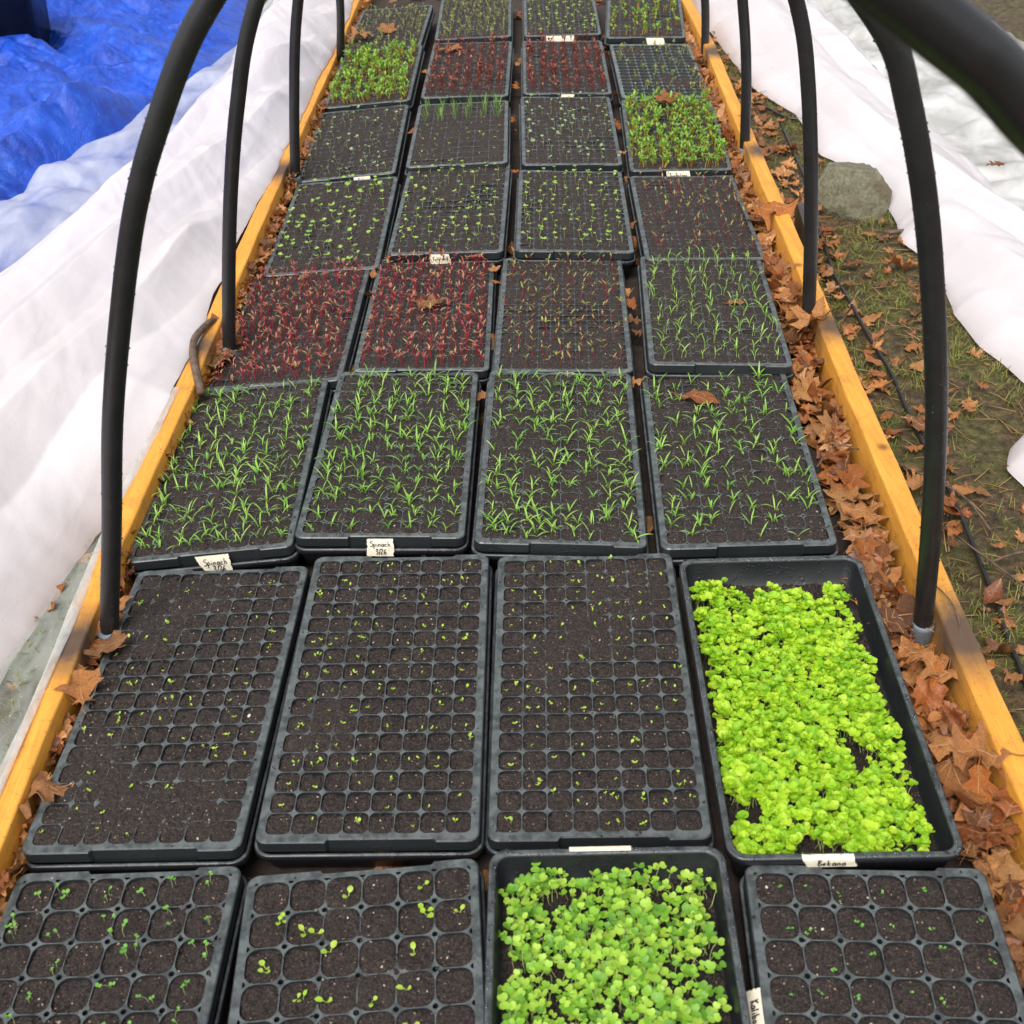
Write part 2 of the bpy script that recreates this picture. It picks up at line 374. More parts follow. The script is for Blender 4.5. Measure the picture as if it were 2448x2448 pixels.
LXT = [(-.4, -.66), (1.0, -.639), (1.16, -.635), (1.47, -.631), (1.69, -.620), (1.96, -.602), (2.44, -.583), (2.67, -.576), (3.29, -.548), (3.54, -.536), (4.4, -.50), (6.3, -.42)]
RX = interp([(y, x) for y, x in RXT]); LX = interp(LXT)
board('wooden_board', RX, 1, 'orange timber edging board right of the trays, with black paint smudges beside the hoops', [(.622, 1.16, .022, .13), (.668, 2.05, .022, .10), (.722, 3.02, .022, .10), (.758, 3.93, .022, .12)])
board('wooden_board', LX, -1, 'long orange timber edging board left of the trays, partly under the white plastic', [(-.65, 1.25, .022, .11), (-.63, 2.12, .022, .10), (-.575, 3.08, .022, .12)])

# ---------------------------------------------------------------- hoops
hoops = [
 ('left', [(-.50, .42, -.06), (-.52, .42, .25), (-.53, .43, .55), (-.49, .45, .82), (-.40, .47, 1.0), (-.27, .50, 1.105), (-.12, .46, 1.15), (.0, .475, 1.135), (.10, .487, 1.088), (.190, .494, 1.028), (.235, .50, .990), (.34, .51, .88), (.45, .50, .62), (.52, .48, .3), (.55, .46, -.06)], 'black pipe hoop nearest the camera, its thick bend crossing the top right corner'),
 ('', [(-.613, 1.307, -.03), (-.612, 1.3, .006), (-.563, 1.3, .185), (-.517, 1.3, .36), (-.468, 1.3, .512), (-.418, 1.3, .646), (-.37, 1.3, .742), (-.30, 1.3, .852), (-.2, 1.29, .95), (-.08, 1.27, 1.01), (.05, 1.25, 1.03), (.18, 1.23, 1.005), (.30, 1.21, .935), (.399, 1.2, .832), (.437, 1.2, .752), (.474, 1.2, .638), (.507, 1.2, .501), (.536, 1.2, .351), (.559, 1.2, .18), (.581, 1.21, .004), (.584, 1.215, -.03)], 'tall black pipe hoop standing beside the bare soil tray and the lime green tray'),
 ('', [(-.568, 2.15, -.03), (-.567, 2.15, .006), (-.533, 2.15, .184), (-.497, 2.15, .346), (-.457, 2.15, .494), (-.405, 2.15, .64), (-.3, 2.15, .82), (-.15, 2.145, .95), (.05, 2.14, 1.0), (.25, 2.135, .96), (.42, 2.13, .83), (.52, 2.13, .68), (.559, 2.13, .59), (.582, 2.13, .488), (.604, 2.13, .339), (.622, 2.13, .177), (.636, 2.13, 0), (.637, 2.13, -.03)], 'black pipe hoop beside the red beet seedlings, second full hoop from the front'),
 ('', [(-.538, 3.11, -.03), (-.536, 3.1, .009), (-.508, 3.1, .2), (-.468, 3.1, .41), (-.40, 3.1, .62), (-.28, 3.1, .82), (-.1, 3.1, .95), (.08, 3.1, .99), (.28, 3.1, .93), (.45, 3.1, .80), (.57, 3.1, .62), (.64, 3.1, .46), (.665, 3.1, .347), (.684, 3.1, .186), (.694, 3.1, -.01), (.695, 3.1, -.03)], 'black pipe hoop next to the tray marked Touchstone, third full hoop from the front'),
 ('', [(-.502, 4.18, -.03), (-.497, 4.15, .02), (-.476, 4.13, .157), (-.45, 4.12, .4), (-.36, 4.1, .65), (-.2, 4.1, .85), (.1, 4.1, .97), (.4, 4.08, .86), (.6, 4.06, .62), (.70, 4.05, .38), (.735, 4.04, .15), (.742, 4.03, -.02), (.744, 4.02, -.04)], 'farthest thin black pipe hoop at the back rows of trays'),
]
def drop_geo():
    g = Geo(); V = [(0, 0, 1)]; F = []
    for k in range(8): V.append((math.cos(k*math.pi/4)*.8, math.sin(k*math.pi/4)*.8, .6))
    for k in range(8): V.append((math.cos(k*math.pi/4), math.sin(k*math.pi/4), -.2))
    for k in range(8): F.append([0, 1+k, 1+(k+1) % 8]); F.append([1+k, 9+k, 9+(k+1) % 8, 1+(k+1) % 8])
    g.add(V, F); return g.fin()
DROP = drop_geo()
def frame_mat(nv):
    nv = np.array(nv, float); nv /= np.linalg.norm(nv); t_ = np.cross(nv, [0, 0, 1.]) if abs(nv[2]) < .95 else np.cross(nv, [0, 1., 0]); t_ /= np.linalg.norm(t_)
    return np.stack([t_, np.cross(nv, t_), nv], 1)
for hi, (_, P, lab) in enumerate(hoops):
    root = bpy.data.objects.new('pipe_hoop', None); col.objects.link(root)
    base = (np.array(P[0])+np.array(P[-1]))/2; root.location = base
    tag(root, lab, 'hoop', 'black pipe hoops over the bed')
    C_ = catmull(P, 8)-base; v, f = tube(C_, .0138, 20); g = Geo(); g.add(v, f)
    link('pipe', gmesh('pipe', g, [MPIPE]), root)
    for e, nxt in ((0, 2), (-1, -3)):
        a = C_[e]; b = C_[nxt*3] if e == 0 else C_[nxt*3+2]; d = (b-a)/np.linalg.norm(b-a)
        g = Geo(); v, f = tube([a-d*.06, a-d*.01, a+d*.028, a+d*.034], [.0158, .0158, .0158, .0144], 20); g.add(v, f)
        link('sleeve', gmesh('sleeve', g, [MSLV]), root)
    if hi in (1, 2, 0):
        I = Inst()
        for k in range({1: 900, 2: 420, 0: 160}[hi]):
            i = rng.integers(1, len(C_)-2); t_ = C_[i+1]-C_[i]; t_ /= np.linalg.norm(t_); fr = frame_mat(t_)
            th = rng.uniform(0, 2*math.pi); nv = fr[:, 0]*math.cos(th)+fr[:, 1]*math.sin(th)
            s = rng.uniform(.0006, .0016)*(.7 if hi == 0 else 1)
            I.add(DROP, frame_mat(nv)*s, C_[i]+t_*rng.uniform(0, .02)+nv*.0138)
        tag(link('water_drops', I.mesh('water_drops', [MDROP]), root), kind='stuff')

# ---------------------------------------------------------------- tray building blocks
TW, TL, TH = .276, .542, .058
def rrect(w_, l_, r, z, n=5):
    o = []
    for cx, cy, a0 in ((w_/2-r, l_/2-r, 0), (-w_/2+r, l_/2-r, 90), (-w_/2+r, -l_/2+r, 180), (w_/2-r, -l_/2+r, 270)):
        for k in range(n):
            a = R(a0+90*k/(n-1)); o.append((cx+r*math.cos(a), cy+r*math.sin(a), z))
    return o
def loft(g, rings, cap0=True, cap1=True, m=0):
    n = len(rings[0]); V = [p for r in rings for p in r]
    F = [[i*n+k, i*n+(k+1) % n, (i+1)*n+(k+1) % n, (i+1)*n+k] for i in range(len(rings)-1) for k in range(n)]
    if cap0: F.append(list(range(n))[::-1])
    if cap1: F.append([(len(rings)-1)*n+k for k in range(n)])
    g.add(V, F, m)
def outer_mesh(deep):
    g = Geo()
    z1 = TH if deep else TH-.018
    TW, TL = (globals()['TW'], globals()['TL']) if deep else (globals()['TW']+.010, globals()['TL']+.010)
    P = [(.013, 0), (.006, z1-.014), (.0058, z1-.012), (.001, z1-.011), (0, z1-.010), (0, z1-.002), (.0015, z1-.0002), (.003, z1), (.0065 if deep else .004, z1), (.009 if deep else .0055, z1-.0015), (.0095 if deep else .006, z1-.004), (.016 if deep else .013, .003)]
    loft(g, [rrect(TW-2*i, TL-2*i, max(.022-i*.6, .008), z, 7) for i, z in P])
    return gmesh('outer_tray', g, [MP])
def insert_mesh(nx, ny, rh, rad, web):
    """top plate with a rounded opening per cell, side skirt with the stepped panel on both short ends"""
    g = Geo(); ZI = TH+.002; W_, L_ = TW-.001, TL-.001; mx, my = .0105, .012
    px, py = (W_-2*mx)/nx, (L_-2*my)/ny
    for i in range(nx):
        for j in range(ny):
            cx = -W_/2+mx+(i+.5)*px; cy = -L_/2+my+(j+.5)*py; hx, hy = px/2, py/2
            hole = []; outer = []; r = rad
            for sx, sy, a0 in ((1, 1, 0), (-1, 1, 90), (-1, -1, 180), (1, -1, 270)):
                for k in range(5):
                    a = R(a0+90*k/4); hole.append((cx+sx*(hx-web-r)+r*math.cos(a), cy+sy*(hy-web-r)+r*math.sin(a)))
                    if rh > 0:
                        b = R(a0+180+90-90*k/4)      # concave arc round the junction hole
                        outer.append((cx+sx*hx+rh*math.cos(b), cy+sy*hy+rh*math.sin(b)))
                    else:
                        u = [(1, .0), (1, .6), (1, 1), (.6, 1), (0., 1)][k]
                        e = r*1.0
                        ax = hx-(1-u[0])*e; ay = hy-(1-u[1])*e
                        if sx*sy < 0:
                            u = u[::-1]; ax = hx-(1-u[0])*e; ay = hy-(1-u[1])*e
                        outer.append((cx+sx*ax, cy+sy*ay))
            n = 20; inner2 = [(cx+(x-cx)*.985, cy+(y-cy)*.985) for x, y in hole]; deep_ = [(cx+(x-cx)*.965, cy+(y-cy)*.965) for x, y in hole]
            V = [(x, y, ZI) for x, y in outer]+[(x, y, ZI) for x, y in hole]+[(x, y, ZI-.0008) for x, y in inner2]+[(x, y, ZI-.014) for x, y in deep_]
            F = []
            for q in range(3): F += [[q*n+k, q*n+(k+1) % n, (q+1)*n+(k+1) % n, (q+1)*n+k] for k in range(n)]
            g.add(V, F)
            if rh > 0:
                V = []; F = []
                for c4 in range(4):
                    b0 = len(V)
                    for k in range(5):
                        x, y = outer[c4*5+k]; V += [(x, y, ZI), (x, y, ZI-.018)]
                    F += [[b0+2*k, b0+2*k+2, b0+2*k+3, b0+2*k+1] for k in range(4)]
                g.add(V, F)
    # border: four flat strips from the cell block to the rim, then a rounded skirt
    x1, y1 = W_/2-mx, L_/2-my
    n = 9
    def rim(inset, z, notch):
        o = []
        pts = rrect(W_-2*inset, L_-2*inset, .014-inset*.5, z, 5)
        # insert stepped points on the short ends
        def end(sy):
            y = sy*(L_/2-inset); yn = sy*(L_/2-inset-notch)
            xs = [(.085, y), (.081, yn), (-.047, yn), (-.051, y)]
            return [(x, yy, z) for x, yy in xs]
        c1, c2, c3, c4 = pts[0:5], pts[5:10], pts[10:15], pts[15:20]
        return c1+end(1)+c2+c3+end(-1)[::-1]+c4
    r0 = rim(.0, ZI-.0015, .006); nn = len(r0)
    def proj_in(p):
        x, y, z = p; return (max(-x1, min(x1, x)), max(-y1, min(y1, y)), ZI)
    rings = [[proj_in(p) for p in rim(.0015, ZI, .0045)], rim(.0015, ZI, .0045), rim(.0, ZI-.0015, .0045), rim(-.0004, ZI-.0165, .0042), rim(.0008, ZI-.018, .0030), rim(.004, ZI-.024, 0)]
    V = [p for r in rings for p in r]
    F = [[i*nn+(k+1) % nn, i*nn+k, (i+1)*nn+k, (i+1)*nn+(k+1) % nn] for i in range(len(rings)-1) for k in range(nn)]
    g.add(V, F)
    # fill the corner gaps of the junction holes at the block border with nothing: they are the half holes of the real tray
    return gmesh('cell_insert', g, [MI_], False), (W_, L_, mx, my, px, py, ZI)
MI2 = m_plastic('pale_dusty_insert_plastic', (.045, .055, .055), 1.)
OUT = outer_mesh(False); OUTD = outer_mesh(True)
INS = {'128': insert_mesh(8, 16, 0, .0080, .0005), '128h': insert_mesh(8, 16, .0020, .0080, .0006), '72': insert_mesh(6, 12, .0033, .0130, .0006),
       '200': insert_mesh(10, 20, .0012, .0050, .0005), '72s': insert_mesh(6, 12, 0, .004, .0007), '98': insert_mesh(7, 14, .0018, .008, .0006)}
INSN = {'128': (8, 16), '128h': (8, 16), '72': (6, 12), '200': (10, 20), '72s': (6, 12), '98': (7, 14)}

def soil_sheet(kind, res, fill, seed, over):
    """one soil surface; inside each cell a little low, here and there heaped over the webs (over = 0..1)"""
    if kind is None:
        W_, L_, ZI = TW-.030, TL-.030, .014
    else: W_, L_, mx, my, px, py, ZI = INS[kind][1]; W_ -= 2*mx-.002; L_ -= 2*my-.002
    nx, ny = int(W_/res), int(L_/res)
    x = np.linspace(-W_/2, W_/2, nx); y = np.linspace(-L_/2, L_/2, ny); X, Y = np.meshgrid(x, y, indexing='ij')
    s = seed*13.7
    rough = (fbm(X*190+s, Y*190, 3, seed)-.5)*.0062+(fbm(X*55+s, Y*55, 3, seed+5)-.5)*.006
    if kind is None: Z = ZI+rough*2
    else:
        n_x, n_y = INSN[kind]
        ci = np.floor((X+W_/2)/W_*n_x); cj = np.floor((Y+L_/2)/L_*n_y)
        cell = (vnoise(ci*7.3+s, cj*5.1, seed+30)-.5)*.0025
        big = fbm(X*9+s, Y*9, 3, seed+60)
        edge = np.minimum.reduce([(X+W_/2), (W_/2-X), (Y+L_/2), (L_/2-Y)])/.05
        thr = np.quantile(big, 1-min(over, .999)) if over > 0 else 9.
        ov = np.clip((big-thr)*9+.5, 0, 1)*(np.clip(edge*1.5, 0, 1) if over < .8 else np.clip(edge*5, 0, 1))
        fx = np.abs(((X+W_/2)/W_*n_x) % 1-.5)*2; fy = np.abs(((Y+L_/2)/L_*n_y) % 1-.5)*2
        dip = np.clip(np.maximum(fx, fy)-.72, 0, 1)*.004
        Z = (ZI-fill)+cell+rough*(1-.3*ov)-dip*(1-ov)
        lines = np.clip((np.maximum(fx, fy)-.84)/.08, 0, 1)
        Z = Z*(1-ov)+(ZI+.0008+rough*.85-lines*(.0013 if kind != '128' else .0004))*ov
        Z = np.minimum(Z, ZI+.004)
        jh = np.minimum(1-fx, 0)*0+((fx > .86) & (fy > .86) & ((ov < .75) | (vnoise(np.round((X+W_/2)/W_*n_x)*9.1, np.round((Y+L_/2)/L_*n_y)*7.7, seed) > .45)))
        if kind in ('72', '128h', '98'): Z = np.where(jh, ZI-.022, Z)
    me = grid_mesh('soil', np.stack([X, Y, Z], -1), [MS]); return me, X, Y, Z

# ---------------------------------------------------------------- seedlings
def rotm(az, tilt=0., tdir=0.):
    m = Euler((0, 0, az)).to_matrix(); q = Matrix.Rotation(tilt, 3, Vector((math.cos(tdir), math.sin(tdir), 0)))
    return np.array(q@m)
def blade(g, base, az, L, wd, e0, e1, m=0, c=.5, n=5, fold=.12, shape='strap'):
    base = np.array(base, float); P = [base]; el = []
    for k in range(n):
        e = e0+(e1-e0)*(k/(n-1)); el.append(e)
        P.append(P[-1]+L/n*np.array([math.cos(az)*math.cos(e), math.sin(az)*math.cos(e), math.sin(e)]))
    el.append(e1); side = np.array([-math.sin(az), math.cos(az), 0]); V = []
    for k in range(n+1):
        t = k/n
        if shape == 'strap': ww = wd*min(1, .45+1.6*t)*(1-max(0, t-.72)/.28*.85)
        elif shape == 'lance': ww = wd*max(.06, math.sin(math.pi*min(1, .08+t*.9))**.8)
        else: ww = wd*(.12 if t < .34 else math.sin(math.pi*(t-.28)/.74)**.6 if t < .99 else .05)
        nv = np.array([-math.cos(az)*math.sin(el[k]), -math.sin(az)*math.sin(el[k]), math.cos(el[k])])
        V += [P[k]-side*ww/2+nv*ww*fold, P[k], P[k]+side*ww/2+nv*ww*fold]
    F = []
    for k in range(n): F += [[3*k, 3*k+1, 3*k+4, 3*k+3], [3*k+1, 3*k+2, 3*k+5, 3*k+4]]
    g.add(V, F, m, c)
def stem(g, pts, r, m=0, c=.5, seg=4):
    P = catmull(pts, 3); v, f = tube(P, np.linspace(r, r*.7, len(P)), seg, False); g.add(v, f, m, c); return P[-1]
def kidney(notch=.38, wide=1.15, n=14):
    o = []
    for k in range(n):
        th = -math.pi+2*math.pi*k/n; r = .5*(1-notch*math.exp(-(th/.38)**2))
        o.append((.5+r*math.cos(th), wide*r*math.sin(th)))
    return o
KID = kidney(); OVAL = kidney(0., .72, 10); ROUND = kidney(.18, 1.12, 12)
def flat(g, base, az, tilt, size, outl, m=0, c=.5, cup=.15, roll=0., wav=0.):
    o = np.array(outl); n = len(o); ctr = np.array([.45, 0]); P = np.vstack([ctr, (o+ctr)/2*1.0, o])
    d = P-ctr; r2 = (d**2).sum(1); Z = cup*r2*1.6+wav*np.sin(np.arctan2(d[:, 1], d[:, 0])*3+az*5)*r2*2
    X = np.c_[P, Z]*size
    ca, sa = math.cos(tilt), math.sin(tilt)
    m_ = np.array(Matrix.Rotation(az, 3, 'Z')@Matrix.Rotation(-tilt, 3, 'Y')@Matrix.Rotation(roll, 3, 'X'))
    F = [[0, 1+k, 1+(k+1) % n] for k in range(n)]+[[1+k, 1+n+k, 1+n+(k+1) % n, 1+(k+1) % n] for k in range(n)]
    g.add(X@m_.T+np.array(base), F, m, c)
u = lambda a, b: random.uniform(a, b)
def p_spinach():
    g = Geo(); a = u(0, 6.28); c = u(0, 1)
    for k in range(random.choice([1, 2, 2, 2])):
        ox, oy = (u(-.009, .009), u(-.004, .004)) if k else (0, 0); a = a+k*1.5
        for s in (0, math.pi+u(-.5, .5)):
            blade(g, (ox, oy, -.001), a+s, u(.024, .041), u(.0023, .0032), R(u(55, 84)), R(u(-20, 50)), 1, c+u(-.1, .1), 6)
        if u(0, 1) < .45: blade(g, (ox, oy, .002), a+u(1, 2), u(.01, .02), .004, R(75), R(45), 1, c+.2, 4, shape='lance')
        stem(g, [(ox, oy, -.004), (ox, oy, .003)], .0008, 0, c)
    return g.fin()
def p_spin_fine():
    g = Geo(); a = u(0, 6.28); c = u(0, 1)
    for k in range(2):
        ox, oy = u(-.005, .005), u(-.005, .005); h = u(.006, .014); t = stem(g, [(ox, oy, -.003), (ox+u(-.002, .002), oy, h)], .0007, 0, c)
        a += 1.3
        for s in (0, math.pi+u(-.6, .6)):
            blade(g, t, a+s, u(.018, .030), .0022, R(u(50, 80)), R(u(-10, 40)), 1, c+u(-.1, .1), 5)
    return g.fin()
def p_beet(ns=3, hh=(.014, .028), ll=(.010, .016), lw=.0034, sr=.0008, extra=.3):
    def f():
        g = Geo(); c = u(0, 1)
        for k in range(random.choice([ns-1, ns, ns+1]) if ns > 1 else 1):
            ox, oy = u(-.006, .006), u(-.006, .006); h = u(*hh); lx, ly = u(-.007, .007), u(-.007, .007)
            t = stem(g, [(ox, oy, -.003), (ox+lx*.3, oy+ly*.3, h*.5), (ox+lx, oy+ly, h)], sr, 0, c)
            a = u(0, 6.28)
            for s in (0, math.pi+u(-.5, .5)):
                blade(g, t, a+s, u(*ll), u(lw*.8, lw*1.1), R(u(25, 75)), R(u(-10, 50)), 1, u(0, 1), 4, .2, 'lance')
            if u(0, 1) < extra: blade(g, t, a+1.5, u(.008, .014), lw*1.2, R(80), R(50), 1, u(0, 1), 4, .2, 'lance')
        return g.fin()
    return f
def p_bras(size=(.007, .010), h=(.012, .022)):
    def f():
        g = Geo(); c = u(0, .8)
        H = u(*h); t = stem(g, [(0, 0, -.003), (u(-.004, .004), u(-.004, .004), H*.6), (u(-.006, .006), u(-.006, .006), H)], .00055, 0, c)
        a = u(0, 6.28)
        for s in (0, math.pi+u(-.5, .5)): flat(g, t, a+s, R(u(5, 35)), u(*size), KID, 1, c+u(0, .2), .2)
        if u(0, 1) < .25: flat(g, t, a+1.5, R(50), size[0]*.6, OVAL, 1, c, .2)
        return g.fin()
    return f
def p_tiny():
    g = Geo(); c = u(0, .8)
    for k in range(random.choice([1, 1, 2, 2])):
        ox, oy = (0, 0) if k == 0 else (u(-.007, .007), u(-.007, .007)); a = u(0, 6.28)
        t = stem(g, [(ox, oy, -.002), (ox+u(-.002, .002), oy, u(.001, .005))], .0005, 0, c, 3)
        for s in ((0, math.pi+u(-.7, .7)) if u(0, 1) < .8 else (0,)): flat(g, t, a+s, R(u(5, 50)), u(.0030, .0054), OVAL, 1, c+u(0, .2), .1)
    return g.fin()
def p_micro():
    g = Geo(); c = u(0, .8)
    for k in range(random.choice([1, 2, 2])):
        ox, oy = u(-.005, .005), u(-.005, .005); a = u(0, 6.28); t = (ox, oy, u(.001, .004))
        for s in (0, math.pi): flat(g, t, a+s, R(20), u(.0022, .0032), ROUND, 1, c+u(0, .2), .1)
    return g.fin()
def p_clover():
    g = Geo(); c = u(0, .8)
    for k in range(random.choice([1, 2, 2, 3])):
        ox, oy = u(-.006, .006), u(-.006, .006); H = u(.004, .018); dx, dy = u(-.008, .008), u(-.004, .010)
        t = stem(g, [(ox, oy, -.002), (ox+dx*.2, oy+dy*.2, H*.6), (ox+dx, oy+dy, H)], .0005, 0, c)
        a = u(0, 6.28)
        for s in (0, math.pi): flat(g, t, a+s, R(u(0, 30)), u(.0036, .0048), ROUND, 1, c+u(0, .2), .1)
    return g.fin()
def p_letbig():
    g = Geo(); c = u(0, .8)
    for k in range(random.choice([1, 1, 1, 2])):
        ox, oy = (0, 0) if k == 0 else (u(-.01, .01), u(-.01, .01)); a = u(0, 6.28)
        for s in (0, math.pi+u(-1.2, .5)): blade(g, (ox, oy, u(0, .003)), a+s, u(.009, .015), u(.0055, .0075), R(u(35, 60)), R(u(0, 20)), 1, c+u(0, .2), 6, .12, 'spoon')
    return g.fin()
def p_radish():
    g = Geo(); c = u(0, 1); H = u(.014, .040)
    t = stem(g, [(0, 0, 0), (u(-.005, .005), u(-.005, .005), H*.6), (u(-.010, .010), u(-.010, .010), H)], .0007, 0, c, 4)
    a = u(0, 6.28); s1 = u(.0085, .0122)
    for s in (0, math.pi+u(-.5, .5)): flat(g, t, a+s, R(u(-5, 38)), s1*u(.85, 1.05), KID, 1, c+u(-.05, .12), .2, u(-.25, .25))
    return g.fin()
def p_bek():
    g = Geo(); c = u(0, 1); H = u(.018, .031)
    t = stem(g, [(0, 0, 0), (u(-.004, .004), u(-.004, .004), H*.6), (u(-.008, .008), u(-.008, .008), H)], .0007, 0, c, 4)
    a = u(0, 6.28)
    for s in (0, math.pi+u(-.5, .5)): flat(g, t, a+s, R(u(-5, 35)), u(.0085, .0118), ROUND, 1, c+u(-.08, .12), .25, u(-.3, .3), .12)
    for k in range(random.choice([1, 2])): flat(g, t, a+1.57+k*math.pi+u(-.4, .4), R(u(15, 60)), u(.0075, .012), ROUND, 1, c+u(-.1, .2), .3, u(-.3, .3), .25)
    return g.fin()
def p_onion():
    g = Geo()
    for k in range(6):
        a = u(0, 6.28); ox, oy = u(-.008, .008), u(-.008, .008)
        blade(g, (ox, oy, -.002), a, u(.03, .055), .0016, R(u(65, 88)), R(u(20, 75)), 1, u(0, 1), 6, .2)
    return g.fin()
def protos(fn, mats, n=9):
    out = []
    for k in range(n):
        g = fn(); out.append((g, make_mesh('seedling', g.V, g.L, g.S, g.MI, g.C, mats)))
    return out, mats
PR = {'spinach': protos(p_spinach, (MSTEMG, MSPIN), 14), 'spinfine': protos(p_spin_fine, (MSTEMG, MSPIN), 10),
      'beet': protos(p_beet(3), (MSTEMR, MBEET), 12), 'beetg': protos(p_beet(1, (.010, .022), (.010, .015), .0034, .0006, .3), (MSTEMR, MBEETG), 12),
      'beetd': protos(p_beet(3, (.012, .024), (.009, .015), .0042, .0008, .8), (MSTEMD, MBEETD), 10),
      'chard': protos(p_beet(3, (.010, .024), (.011, .018), .0044, .0009, .9), (MSTEMY, MCHARD), 12),
      'bras': protos(p_bras((.0085, .012)), (MSTEMG, MBRAS), 10), 'brass': protos(p_bras((.006, .009)), (MSTEMG, MBRAS), 10),
      'blue': protos(p_bras((.006, .009)), (MSTEMG, MBLUE), 10), 'tiny': protos(p_tiny, (MSTEMG, MLET), 14), 'micro': protos(p_micro, (MSTEMG, MCLOV), 8),
      'clover': protos(p_clover, (MSTEMG, MCLOV), 10), 'letbig': protos(p_letbig, (MSTEMG, MLET), 8), 'radish': protos(p_radish, (MSTEMG, MRAD), 14),
      'bek': protos(p_bek, (MSTEMG, MBEK), 14), 'onion': protos(p_onion, (MSTEMG, MONION), 6),
      'olive': protos(p_beet(2, (.008, .018), (.008, .012), .004, .0007, .6), (MSTEMG, MOLIVE), 8),
      'chards': protos(p_beet(3, (.014, .026), (.010, .018), .005, .0008, .8), (MSTEMY, MCHARD), 8)}

# ---------------------------------------------------------------- handwriting
GL = {'S': [[(.45, .9), (.3, 1), (.1, .9), (.08, .7), (.3, .55), (.45, .35), (.38, .08), (.15, 0), (0, .1)]], 'p': [[(.05, .45), (.1, -.3)], [(.06, .4), (.25, .5), (.38, .3), (.25, .08), (.08, .12)]],
 'i': [[(.1, .45), (.12, 0)], [(.11, .62), (.12, .66)]], 'n': [[(.05, .45), (.06, 0)], [(.06, .3), (.2, .47), (.32, .35), (.34, 0)]], 'a': [[(.36, .42), (.18, .48), (.03, .25), (.15, .02), (.33, .18), (.36, .45), (.4, 0)]],
 'c': [[(.34, .4), (.18, .48), (.04, .25), (.15, .02), (.36, .08)]], 'h': [[(.05, .95), (.07, 0)], [(.07, .3), (.22, .46), (.33, .33), (.35, 0)]], '3': [[(.05, .85), (.3, .95), (.35, .72), (.15, .52), (.38, .35), (.3, .05), (.02, .05)]],
 '/': [[(.25, 1), (.05, -.1)]], '2': [[(.03, .8), (.2, .95), (.36, .75), (.2, .4), (.02, .03), (.4, .03)]], '6': [[(.3, .95), (.08, .5), (.06, .15), (.22, .0), (.36, .2), (.25, .42), (.08, .3)]], '4': [[(.08, .9), (.04, .45), (.38, .45)], [(.3, .95), (.3, 0)]],
 '8': [[(.3, .85), (.12, .9), (.08, .7), (.32, .35), (.25, .05), (.06, .1), (.08, .35), (.32, .7), (.3, .85)]], 'K': [[(.05, 1), (.08, 0)], [(.42, .98), (.08, .5), (.45, 0)]], 'o': [[(.2, .45), (.04, .25), (.15, .02), (.34, .2), (.2, .45)]], 'l': [[(.08, .95), (.1, 0)]],
 'r': [[(.05, .45), (.07, 0)], [(.07, .28), (.2, .46), (.32, .4)]], 'b': [[(.05, .95), (.07, 0)], [(.07, .3), (.24, .44), (.36, .2), (.2, .0), (.07, .1)]], 'T': [[(0, .95), (.5, .98)], [(.25, .96), (.24, 0)]], 'u': [[(.04, .45), (.08, .08), (.25, .05), (.33, .42), (.36, 0)]],
 's': [[(.28, .42), (.1, .45), (.08, .3), (.28, .18), (.22, .0), (.02, .03)]], 't': [[(.15, .8), (.17, 0), (.3, .03)], [(.02, .5), (.32, .52)]], 'e': [[(.05, .25), (.32, .3), (.2, .47), (.05, .25), (.15, .02), (.36, .08)]], 'B': [[(.05, 1), (.07, 0)], [(.05, .98), (.35, .85), (.1, .55), (.42, .3), (.3, .03), (.07, .02)]],
 'k': [[(.05, .95), (.07, 0)], [(.33, .45), (.08, .22), (.35, 0)]], '-': [[(.05, .4), (.35, .4)]]}
def write(lines, h, w_, mat4, off=.0006):
    """marker strokes on the plane x (right) / y (up), mapped by mat4"""
    g = Geo()
    for (txt, x0, y0) in lines:
        x = x0
        for ch in txt:
            if ch == ' ': x += .35*h; continue
            for st in GL[ch]:
                P = [(x+a*h, y0+b*h+(a-.2)*h*.06, off) for a, b in st]
                P = catmull(P, 4) if len(P) > 2 else np.array(P)
                v, f = tube(P, w_, 6); v[:, 2] = off+(v[:, 2]-off)*.25; g.add(v, f)
            x += (.5 if ch not in 'il/' else .30)*h*1.06
    g.fin(); V = g.V; m = np.array(mat4); V = V@m[:3, :3].T+m[:3, 3]
    return make_mesh('handwriting', V, g.L, g.S, g.MI, g.C, [MINK], False)
def tape(parent, mat4, w_, h_, slant=(0, 0), lines=None, th=.004, sw=.0004, lab=None, fold=0.):
    """a torn piece of masking tape hanging from the rim; local x right, y up (0 = top edge)"""
    n = 14; g = Geo(); V = []
    for k in range(n+1):
        t = k/n; z = .0004*math.sin(t*5)
        l = -w_/2+slant[0]*t+.0012*random.uniform(-1, 1); r = w_/2+slant[1]*t+.0012*random.uniform(-1, 1)
        for q in range(7): V.append((l+(r-l)*q/6, -h_*t, z+.0003*math.sin(q*2.1+t*9)))
    if fold:
        for q in range(7): V.append((V[q][0], fold*.2, -.001))
        for q in range(7): V.append((V[q][0], fold*.2, -fold))
    V = np.array(V); m = np.array(mat4); F = [[k*7+q, (k+1)*7+q, (k+1)*7+q+1, k*7+q+1] for k in range(n) for q in range(6)]
    if fold:
        b = (n+1)*7; F += [[b+q, q, q+1, b+q+1] for q in range(6)]+[[b+7+q, b+q, b+q+1, b+7+q+1] for q in range(6)]
    g.add(V@m[:3, :3].T+m[:3, 3], F)
    o = link('tape_label', gmesh('tape_label', g, [MTAPE]), parent)
    if lab: o['label'] = lab
    if lines: link('handwriting', write(lines, th, sw, mat4, .0012), o)
    return o
